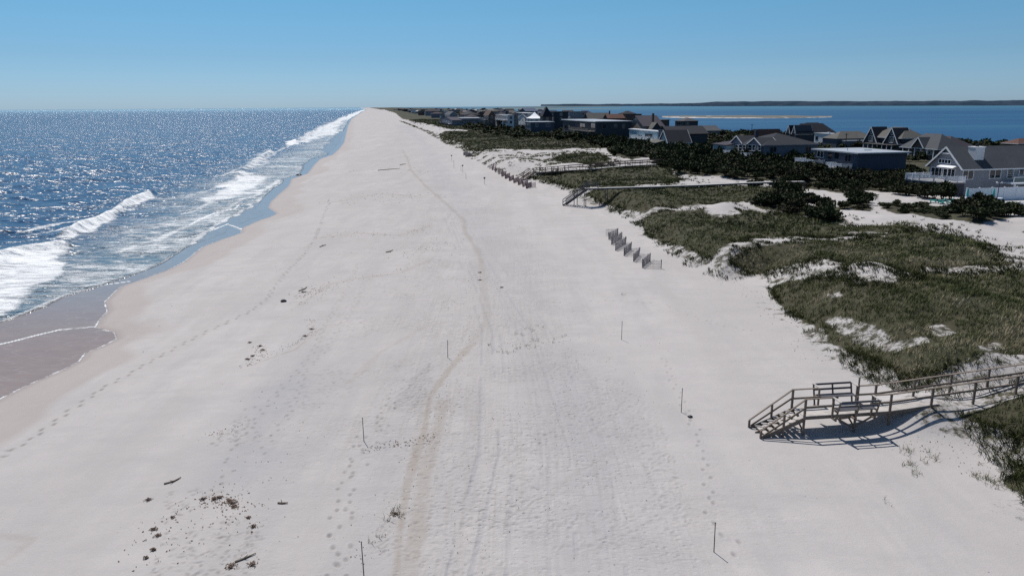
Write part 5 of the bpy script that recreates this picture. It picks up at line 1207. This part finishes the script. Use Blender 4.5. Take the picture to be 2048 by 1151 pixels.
# everything farther off reads as one mass of scrub
FC = [crown_arrays(3.2, 3.0, 170, .75, 300 + k, .5, 6) for k in range(4)]
n = 42000; ang_ = RNG.uniform(0, 1, n); yv = np.exp(RNG.uniform(math.log(200), math.log(4200), n)); xv = RNG.uniform(-.3, .78, n) * yv
tm_ = thick_mask(xv, yv); ok = (tm_ > .5) & (yv > 325) 
# between and behind the houses
dbk = dist_line(xv, yv, BAY); dfk = dist_line(xv, yv, DF); ok |= inside(xv, yv, LAND) & inside(xv, yv, DUNE) & (dbk > 4) & (dfk > 60) & (yv > 215) & (fbm(xv, yv, 25, 3, 90) > .40)
xv, yv = xv[ok], yv[ok]; cell = {}; keep = []
for x, y in zip(xv, yv):
    sp = 2.6 + y * .009; q = (int(x // sp), int(y // sp))
    if q in cell: continue
    cell[q] = 1
    if y < 900 and blocked(x, y): continue
    keep.append((x, y))
print('far shrubs', len(keep)); keep = keep[:4200]
kx = np.array(keep); kz = gz(kx[:, 0], kx[:, 1])
items = [(a, b, c, random.uniform(.6, 1.15) * (1 + b / 2600), random.uniform(.45, .95)) for (a, b), c in zip(keep, kz)] + rest
cc, ff, tt, o_ = [], [], [], 0
for (x, y, z, s, sz) in items:
    c, f, t = FC[random.randrange(4)]; a = random.uniform(0, 6.28); ca, sa = math.cos(a), math.sin(a); k = s if y > 330 else s * .8
    co = np.stack([(c[:, 0] * ca - c[:, 1] * sa) * k + x, (c[:, 0] * sa + c[:, 1] * ca) * k + y, c[:, 2] * sz + z], 1); cc.append(co); ff.append(f + o_); tt.append(t); o_ += len(co)
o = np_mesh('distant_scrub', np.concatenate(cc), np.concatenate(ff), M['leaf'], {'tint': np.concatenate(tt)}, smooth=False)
tag(o, 'mass of dark evergreen scrub around and beyond the houses', 'scrub', kind='stuff')
# utility poles by the bay
for x, yb, yt, lab in ((1366,262,242.5,'slim dark utility pole standing against the bay left of the grey bay house'),(1502.5,275,248,'slim dark utility pole beside the brown shingled bay house'),(1690,300,266,'dark utility pole in front of the long low grey house')):
    P = hit(x, yb); hgt = z_above(P, yt) - P[2]; root = empty('utility_pole', P); tag(root, lab, 'pole'); m = MB(); m.tube((0, 0, -.3), (0, 0, hgt), .18, .12); m.build('pole', M['bark'], root); m = MB(); m.beam((-.8, 0, hgt - .5), (.8, 0, hgt - .5), .12, .14); m.build('crossarm', M['bark'], root)
# ------------------------------------------------------------------ garden things by the grey house
def adirondack(P, rz, label, group='teal slatted garden chairs'):
    root = empty('garden_chair', P, rz); tag(root, label, 'chair', group)
    m = MB()
    for k in range(5): a = (k - 2) * .13; m.beam((.30, a * .8, .30), (.62, a * 1.25, 1.02 - abs(k - 2) * .05), .12, .025)
    m.build('backrest', M['teal'], root); m = MB()
    for k in range(5): m.box(-.35 + k * .13, -.3, .36 - k * .022, -.235 + k * .13, .3, .385 - k * .022)
    m.build('seat', M['teal'], root)
    for s in (-1, 1):
        m = MB(); m.box(-.42, s * .38 - .07, .56, .42, s * .38 + .07, .585); m.build('armrest', M['teal'], root)
        m = MB(); m.box(-.36, s * .34 - .02, 0, -.26, s * .34 + .02, .56); m.build('leg', M['teal'], root)
        m = MB(); m.beam((-.3, s * .3, .33), (.55, s * .3, .04), .03, .12); m.box(.3, s * .34 - .02, .0, .38, s * .34 + .02, .56); m.build('leg', M['teal'], root)
    return root
P = hit(1881, 407); adirondack(P, R(-25), 'teal garden chair on the sand, left one beside the footstool'); P2 = hit(1898, 408); adirondack(P2, R(-15), 'teal garden chair on the sand, right one near the fence', 'teal slatted garden chairs')
P3 = hit(1866, 405); root = empty('footstool', P3, R(-20)); tag(root, 'low teal slatted footstool left of the two teal chairs', 'footstool')
m = MB(); [m.box(-.45 + k * .16, -.35, .38, -.32 + k * .16, .35, .41) for k in range(6)]; m.build('seat', M['teal'], root)
for sx, sy in ((-1,-1),(1,-1),(1,1),(-1,1)): m = MB(); m.box(sx * .36 - .04, sy * .3 - .03, 0, sx * .36 + .04, sy * .3 + .03, .38); m.build('leg', M['teal'], root)
# white vinyl fence
A = np.array(hit(1930, 405)); A[2] = gz1(A[0], A[1]); root = empty('vinyl_fence', tuple(A), BANG); tag(root, 'tall solid white fence screening the yard below the grey house', 'fence')
hf = z_above(tuple(A), 377) - A[2]
for k in range(8):
    m = MB(); m.box(k * 2.4 + .08, -.02, .08, k * 2.4 + 2.32, .02, hf - .1); m.box(k * 2.4 + .06, -.04, hf - .12, k * 2.4 + 2.34, .04, hf - .02); m.box(k * 2.4 + .06, -.04, .3, k * 2.4 + 2.34, .04, .42); m.build('fence_panel', M['vinyl'], root)
    m = MB(); m.box(k * 2.4 - .08, -.07, -.3, k * 2.4 + .08, .07, hf + .05); m.box(k * 2.4 - .1, -.1, hf + .05, k * 2.4 + .1, .1, hf + .12); m.build('post', M['vinyl'], root)
# low picket fence at the right edge
A2 = np.array(hit(2014, 418)); A2[2] = gz1(A2[0], A2[1]); root = empty('picket_fence', tuple(A2), BANG); tag(root, 'low white picket fence round the patio at the right edge', 'fence')
m = MB(); m.beam((0, 0, .95), (9, 0, .95), .06, .08); m.beam((0, 0, .2), (9, 0, .2), .05, .08); [m.box(i * .2, -.02, .1, i * .2 + .07, .02, 1.0) for i in range(45)]; m.build('fence_panel', M['vinyl'], root)
for k in range(5): m = MB(); m.box(k * 2.2 - .07, -.07, -.3, k * 2.2 + .07, .07, 1.15); m.build('post', M['vinyl'], root)
Pt = np.array(hit(1990, 411)); Pt[2] = gz1(Pt[0], Pt[1]); root = empty('patio_deck', tuple(Pt), BANG); tag(root, 'pale raised patio between the white fences', 'patio'); m = MB(); m.box(-4.5, -.5, -.6, 10, 5, .25); m.build('platform', M['pale_top'], root); m = MB(); m.box(-4.6, -.62, .05, 10, -.51, .28); m.build('edge_board', M['vinyl'], root)
pz = Pt[2] + .25
def lp(x, y): return (Pt[0] + math.cos(BANG) * x - math.sin(BANG) * y, Pt[1] + math.sin(BANG) * x + math.cos(BANG) * y, pz)
for (x, y, lab) in ((-2.6, 2.6, 'white folding lounge chair at the left of the patio'), (-1.2, 2.9, 'white folding lounge chair at the right of its pair')):
    root = empty('lounge_chair', lp(x, y), BANG + R(70)); tag(root, lab, 'lounge chair', 'white lounge chairs on the patio')
    m = MB(); m.beam((-.9, 0, .32), (.3, 0, .32), .6, .05); m.build('seat', M['vinyl'], root); m = MB(); m.beam((.3, 0, .32), (.85, 0, .85), .6, .05); m.build('backrest', M['vinyl'], root)
    for sx in (-.8, .3):
        for sy in (-.26, .26): m = MB(); m.box(sx - .025, sy - .025, 0, sx + .025, sy + .025, .3); m.build('leg', M['vinyl'], root)
for (x, y, hh, lab) in ((-2.2, 3.4, 2.3, 'closed teal parasol behind the lounge chairs'), (2.6, 3.2, 2.2, 'closed teal parasol near the balcony post')):
    root = empty('closed_parasol', lp(x, y)); tag(root, lab, 'parasol', 'closed teal parasols'); m = MB(); m.tube((0, 0, 0), (0, 0, hh), .03); m.build('pole', M['vinyl'], root); m = MB(); m.tube((0, 0, hh * .4), (0, 0, hh * .75), .17, .14, 9); m.tube((0, 0, hh * .75), (0, 0, hh * .98), .14, .02, 9); m.build('canopy', M['teal'], root)
    m = MB(); m.tube((0, 0, 0), (0, 0, .08), .28, .26, 10); m.build('base', M['board'], root)
hp_ = 3.4; root = empty('yard_lamp', lp(0, -.2)); tag(root, 'tall thin lamp pole rising from the patio edge', 'lamp pole'); m = MB(); m.tube((0, 0, -.3), (0, 0, hp_), .06, .05); m.build('pole', M['blue_siding'], root)
for s in (-1, 1): m = MB(); m.tube((0, 0, hp_ - .1), (s * .35, 0, hp_), .03, .03); m.tube((s * .35, 0, hp_ - .12), (s * .45, 0, hp_ + .08), .09, .12); m.build('lamp_head', M['vinyl'], root)
root = empty('patio_table', lp(2.0, 1.6)); tag(root, 'low white round table on the patio', 'table'); m = MB(); m.tube((0, 0, .68), (0, 0, .73), .6, .6, 18); m.build('tabletop', M['vinyl'], root); m = MB(); m.tube((0, 0, 0), (0, 0, .68), .06, .06); m.tube((0, 0, 0), (0, 0, .05), .3, .25, 12); m.build('leg', M['vinyl'], root)

# ------------------------------------------------------------------ things washed up
def rock(name, P, r, mat, label, cat, sq=.6, seed=1):
    g = random.Random(seed); vs, fs = [], []; nu, nv = 12, 7
    for v in range(nv + 1):
        ph = -math.pi / 2 + math.pi * v / nv
        for u in range(nu): th = 2 * math.pi * u / nu; k = r * (1 + .3 * math.sin(3 * th + seed) * math.cos(2 * ph) + g.uniform(-.12, .12) * (0 < v < nv)); vs.append((k * math.cos(ph) * math.cos(th), k * .8 * math.cos(ph) * math.sin(th), r * sq * math.sin(ph) + r * sq * .6))
    for v in range(nv):
        for u in range(nu): fs.append((v * nu + u, v * nu + (u + 1) % nu, (v + 1) * nu + (u + 1) % nu, (v + 1) * nu + u))
    o = mesh_obj(name, vs, fs, mat); o.location = P; tag(o, label, cat); return o
def clump(P, r, n, g, flat=.35):
    m = MB()
    for _ in range(n):
        a = g.uniform(0, 6.28); q = min(abs(g.gauss(0, .38)), .8) * r; x, y = q * math.cos(a), q * math.sin(a) * .8; L = g.uniform(.05, .16) * (r / .4); th = g.uniform(0, 6.28); z = g.uniform(.0, .05) * (1 - min(q / r, 1)) * 1.5
        m.beam((x, y, z + .01), (x + L * math.cos(th), y + L * math.sin(th), z + g.uniform(0, .06)), g.uniform(.012, .035), .012)
    return m
g = random.Random(3)
rock('dark_rock', hit(567, 603), .26, M['rock'], 'single dark rock lying on the pale sand by the footprints', 'rock', seed=2)
rock('wet_log', hit(598, 351), .75, M['rock'], 'dark wet lump lying at the edge of the far swash', 'rock', .4, seed=5)
rock('dark_clod', hit(1380, 834), .14, M['rock'], 'small dark clod beside the shadow of a marker pole', 'rock', seed=7)
WEED = [(505,1128,.42),(462,1132,.5),(458,1002,.55),(470,1012,.4),(790,1028,.4),(308,1058,.3),(316,1071,.32),(297,999,.3),(345,1035,.22),(496,1035,.28),(506,1053,.3),(307,1100,.26),(292,1116,.22),(405,998,.34),(430,997,.34),(520,692,.4),(526,700,.38),(505,712,.45),(495,718,.4),(500,685,.3),(610,672,.4),(623,658,.4),(606,584,.7),(960,545,.4),(1003,575,.4),(960,560,.35),(465,1006,.35),(440,995,.3)]
for i, (x, y, r) in enumerate(WEED):
    P = hit(x, y); P = (P[0], P[1], gz1(P[0], P[1])); o = clump(P, r * .82, 50, g).build('seaweed_clump', M['weed']); o.location = P
    where = 'by the left marker pole' if 700 < x < 800 else 'on the middle sand' if x > 900 else 'near the bottom left' if y > 950 else 'beside the long footprint trail' if y > 640 else 'near the dark rock'
    tag(o, '%s brown seaweed clump %s' % ('broad' if r > .36 else 'small', where), 'seaweed', '%s brown seaweed clumps %s' % ('broad' if r > .36 else 'small', where))
DR = [(490,1118,505,1107),(640,793,700,772),(612,577,600,585),(890,835,925,828),(755,342,800,337),(765,340,785,338),(775,335,790,333),(700,460,712,452),(740,505,760,500),(1000,575,1008,572),(560,1001,580,1001),(330,975,365,955)]
for i, (xa, ya, xb, yb) in enumerate([(470,1124,512,1107),(328,968,362,955),(556,1006,576,1006),(598,582,614,574),(756,341,800,337),(800,330,812,328),(640,494,652,490),(772,505,786,500)]):
    A, B = np.array(hit(xa, ya)), np.array(hit(xb, yb)); A[2] = gz1(A[0], A[1]); B[2] = gz1(B[0], B[1]); d = B - A; r0_ = .035 + A[1] * .0006; m = MB(); mid = d * .5 + (g.gauss(0, .1), g.gauss(0, .1), .04); m.tube((0, 0, .03), mid, r0_, r0_ * .9); m.tube(mid, d + (0, 0, .05), r0_ * .9, r0_ * .4); m.tube(mid, mid + (g.gauss(0, .3), g.gauss(0, .3), .15), r0_ * .5, r0_ * .2)
    o = m.build('driftwood', M['drift']); o.location = A; tag(o, ['thin driftwood stick by the bottom seaweed clump', 'short driftwood stick left of the seaweed scatter', 'short bare stick on the lower sand', 'pale driftwood piece near the dark rock', 'long dark driftwood on the far middle sand', 'short dark driftwood beyond the longest far one', 'small stick on the sand below the far swash', 'small stick in the middle distance'][i], 'driftwood')
# fine litter
cs, fs_, k0 = [], [], 0
def litter(px, n, w, s0, s1, z=1.4):
    global k0
    L = world_line(px, z); seg = [math.hypot(b[0] - a[0], b[1] - a[1]) for a, b in zip(L[:-1], L[1:])]
    for _ in range(n):
        i = g.choices(range(len(seg)), seg)[0]; t = g.random(); a, b = L[i], L[i + 1]; x = a[0] + (b[0] - a[0]) * t + g.gauss(0, w); y = a[1] + (b[1] - a[1]) * t + g.gauss(0, w)
        s = g.uniform(s0, s1); th = g.uniform(0, 3.14); zz_ = gz1(x, y) + .012; dx_, dy_ = math.cos(th) * s, math.sin(th) * s; r_ = g.uniform(.25, .7)
        cs.extend([(x - dx_, y - dy_, zz_), (x + dy_ * r_, y - dx_ * r_, zz_ + .01), (x + dx_, y + dy_, zz_ + .03), (x - dy_ * r_, y + dx_ * r_, zz_ + .01)]); fs_.append((k0, k0 + 1, k0 + 2, k0 + 3)); k0 += 4
litter([(300,1120),(320,1040),(400,990),(470,1005),(520,1050)], 150, .9, .02, .07); litter([(400,990),(500,1010)], 90, .35, .02, .08)
litter([(490,720),(525,700),(520,680)], 90, .35, .03, .09); litter([(540,700),(600,672),(625,655),(620,630)], 120, .25, .02, .07); litter([(590,590),(620,575),(650,570)], 70, .7, .03, .1)
litter([(720,1120),(800,1000),(870,860),(905,740),(960,620)], 240, .5, .015, .05); litter([(940,1150),(1100,900),(1150,700),(1050,600)], 380, 3.2, .015, .045)
litter([(740,500),(850,500),(900,480)], 90, 2.5, .04, .14); litter([(750,400),(830,395)], 60, 4, .06, .2); litter([(700,340),(800,335),(850,345)], 60, 3, .1, .3); litter([(600,600),(660,562),(720,552),(800,545),(860,520)], 130, .8, .03, .09); litter([(640,470),(720,462),(800,470),(860,450)], 110, 1.6, .05, .14); litter([(660,400),(760,385),(850,392)], 90, 2.5, .08, .22); litter([(560,760),(540,900),(430,1100)], 120, 1.6, .015, .05); litter([(900,620),(960,545),(1000,575)], 90, .6, .03, .07); litter([(420,860),(480,845)], 40, .3, .02, .06)
litter([(200,700),(500,560),(600,460)], 60, 4, .02, .08); litter([(730,895),(790,885),(860,870)], 90, .25, .03, .08); litter([(960,700),(1050,690),(1140,680)], 90, .8, .02, .06); litter([(1440,560),(1540,600),(1640,730)], 120, .9, .03, .08); litter([(1790,900),(1900,900),(1990,960)], 80, .7, .02, .06)
o = np_mesh('beach_litter', np.array(cs), np.array(fs_), M['weed'], smooth=False); tag(o, 'fine dark bits of weed and shell strewn over the sand', 'litter', kind='stuff')
# ------------------------------------------------------------------ light, sky, camera
SUN_EL, SUN_AZ = R(58), R(-26)      # azimuth from the view axis, negative to the left
HZ_TINT = (.53, .84, 1.50, 1); MID_TINT = (.45, .74, 1.14, 1); TOP_TINT = (.44, .82, 1.08, 1)      # clear maritime air: bluer towards the horizon
w = bpy.data.worlds.new('World'); bpy.context.scene.world = w; w.use_nodes = True
nt = w.node_tree; bg = nt.nodes['Background']; sky = nt.nodes.new('ShaderNodeTexSky'); sky.sky_type = 'NISHITA'; sky.sun_disc = False
sky.sun_elevation = SUN_EL; sky.sun_rotation = SUN_AZ; sky.altitude = 20; sky.air_density = 1.0; sky.dust_density = .3; sky.ozone_density = 1.0
tc = nt.nodes.new('ShaderNodeTexCoord'); sp = nt.nodes.new('ShaderNodeSeparateXYZ'); nt.links.new(tc.outputs['Generated'], sp.inputs[0])
cr = nt.nodes.new('ShaderNodeValToRGB'); nt.links.new(sp.outputs['Z'], cr.inputs[0])
els = cr.color_ramp.elements; els[0].position = 0; els[0].color = HZ_TINT; els[1].position = .5; els[1].color = (.8, .92, 1, 1)
e_ = els.new(.06); e_.color = MID_TINT; e_ = els.new(.13); e_.color = TOP_TINT
mx = nt.nodes.new('ShaderNodeMix'); mx.data_type = 'RGBA'; mx.blend_type = 'MULTIPLY'; mx.inputs[0].default_value = 1
nt.links.new(sky.outputs[0], mx.inputs[6]); nt.links.new(cr.outputs[0], mx.inputs[7]); nt.links.new(mx.outputs[2], bg.inputs['Color']); bg.inputs['Strength'].default_value = .076
sl = bpy.data.lights.new('sun', 'SUN'); sl.energy = 4.7; sl.angle = R(.5); sl.color = (1, .955, .895)
so = bpy.data.objects.new('sun', sl); C.objects.link(so)
from mathutils import Vector, Matrix
sd = Vector((math.sin(SUN_AZ) * math.cos(SUN_EL), math.cos(SUN_AZ) * math.cos(SUN_EL), math.sin(SUN_EL)))
so.rotation_euler = sd.to_track_quat('Z', 'Y').to_euler()
cd = bpy.data.cameras.new('camera'); co_ = bpy.data.objects.new('camera', cd); C.objects.link(co_)
cd.sensor_width = 36; cd.lens = 36 * F / 2048; cd.clip_end = 60000; cd.clip_start = .5
fw = Vector((0, math.cos(PITCH), -math.sin(PITCH))); up0 = Vector((0, math.sin(PITCH), math.cos(PITCH))); r0 = Vector((1, 0, 0))
c_, s_2 = math.cos(ROLL), math.sin(ROLL)
rt = r0 * c_ - up0 * s_2; up = r0 * s_2 + up0 * c_
Mx = Matrix((rt, up, -fw)).transposed().to_4x4(); Mx.translation = (0, 0, CAMZ); co_.matrix_world = Mx
sc = bpy.context.scene; sc.camera = co_
sc.view_settings.view_transform = 'Standard'; sc.view_settings.look = 'None'; sc.view_settings.exposure = 0
sc.cycles.use_denoising = False; sc.cycles.max_bounces = 6; sc.cycles.use_adaptive_sampling = True; sc.cycles.adaptive_threshold = .01
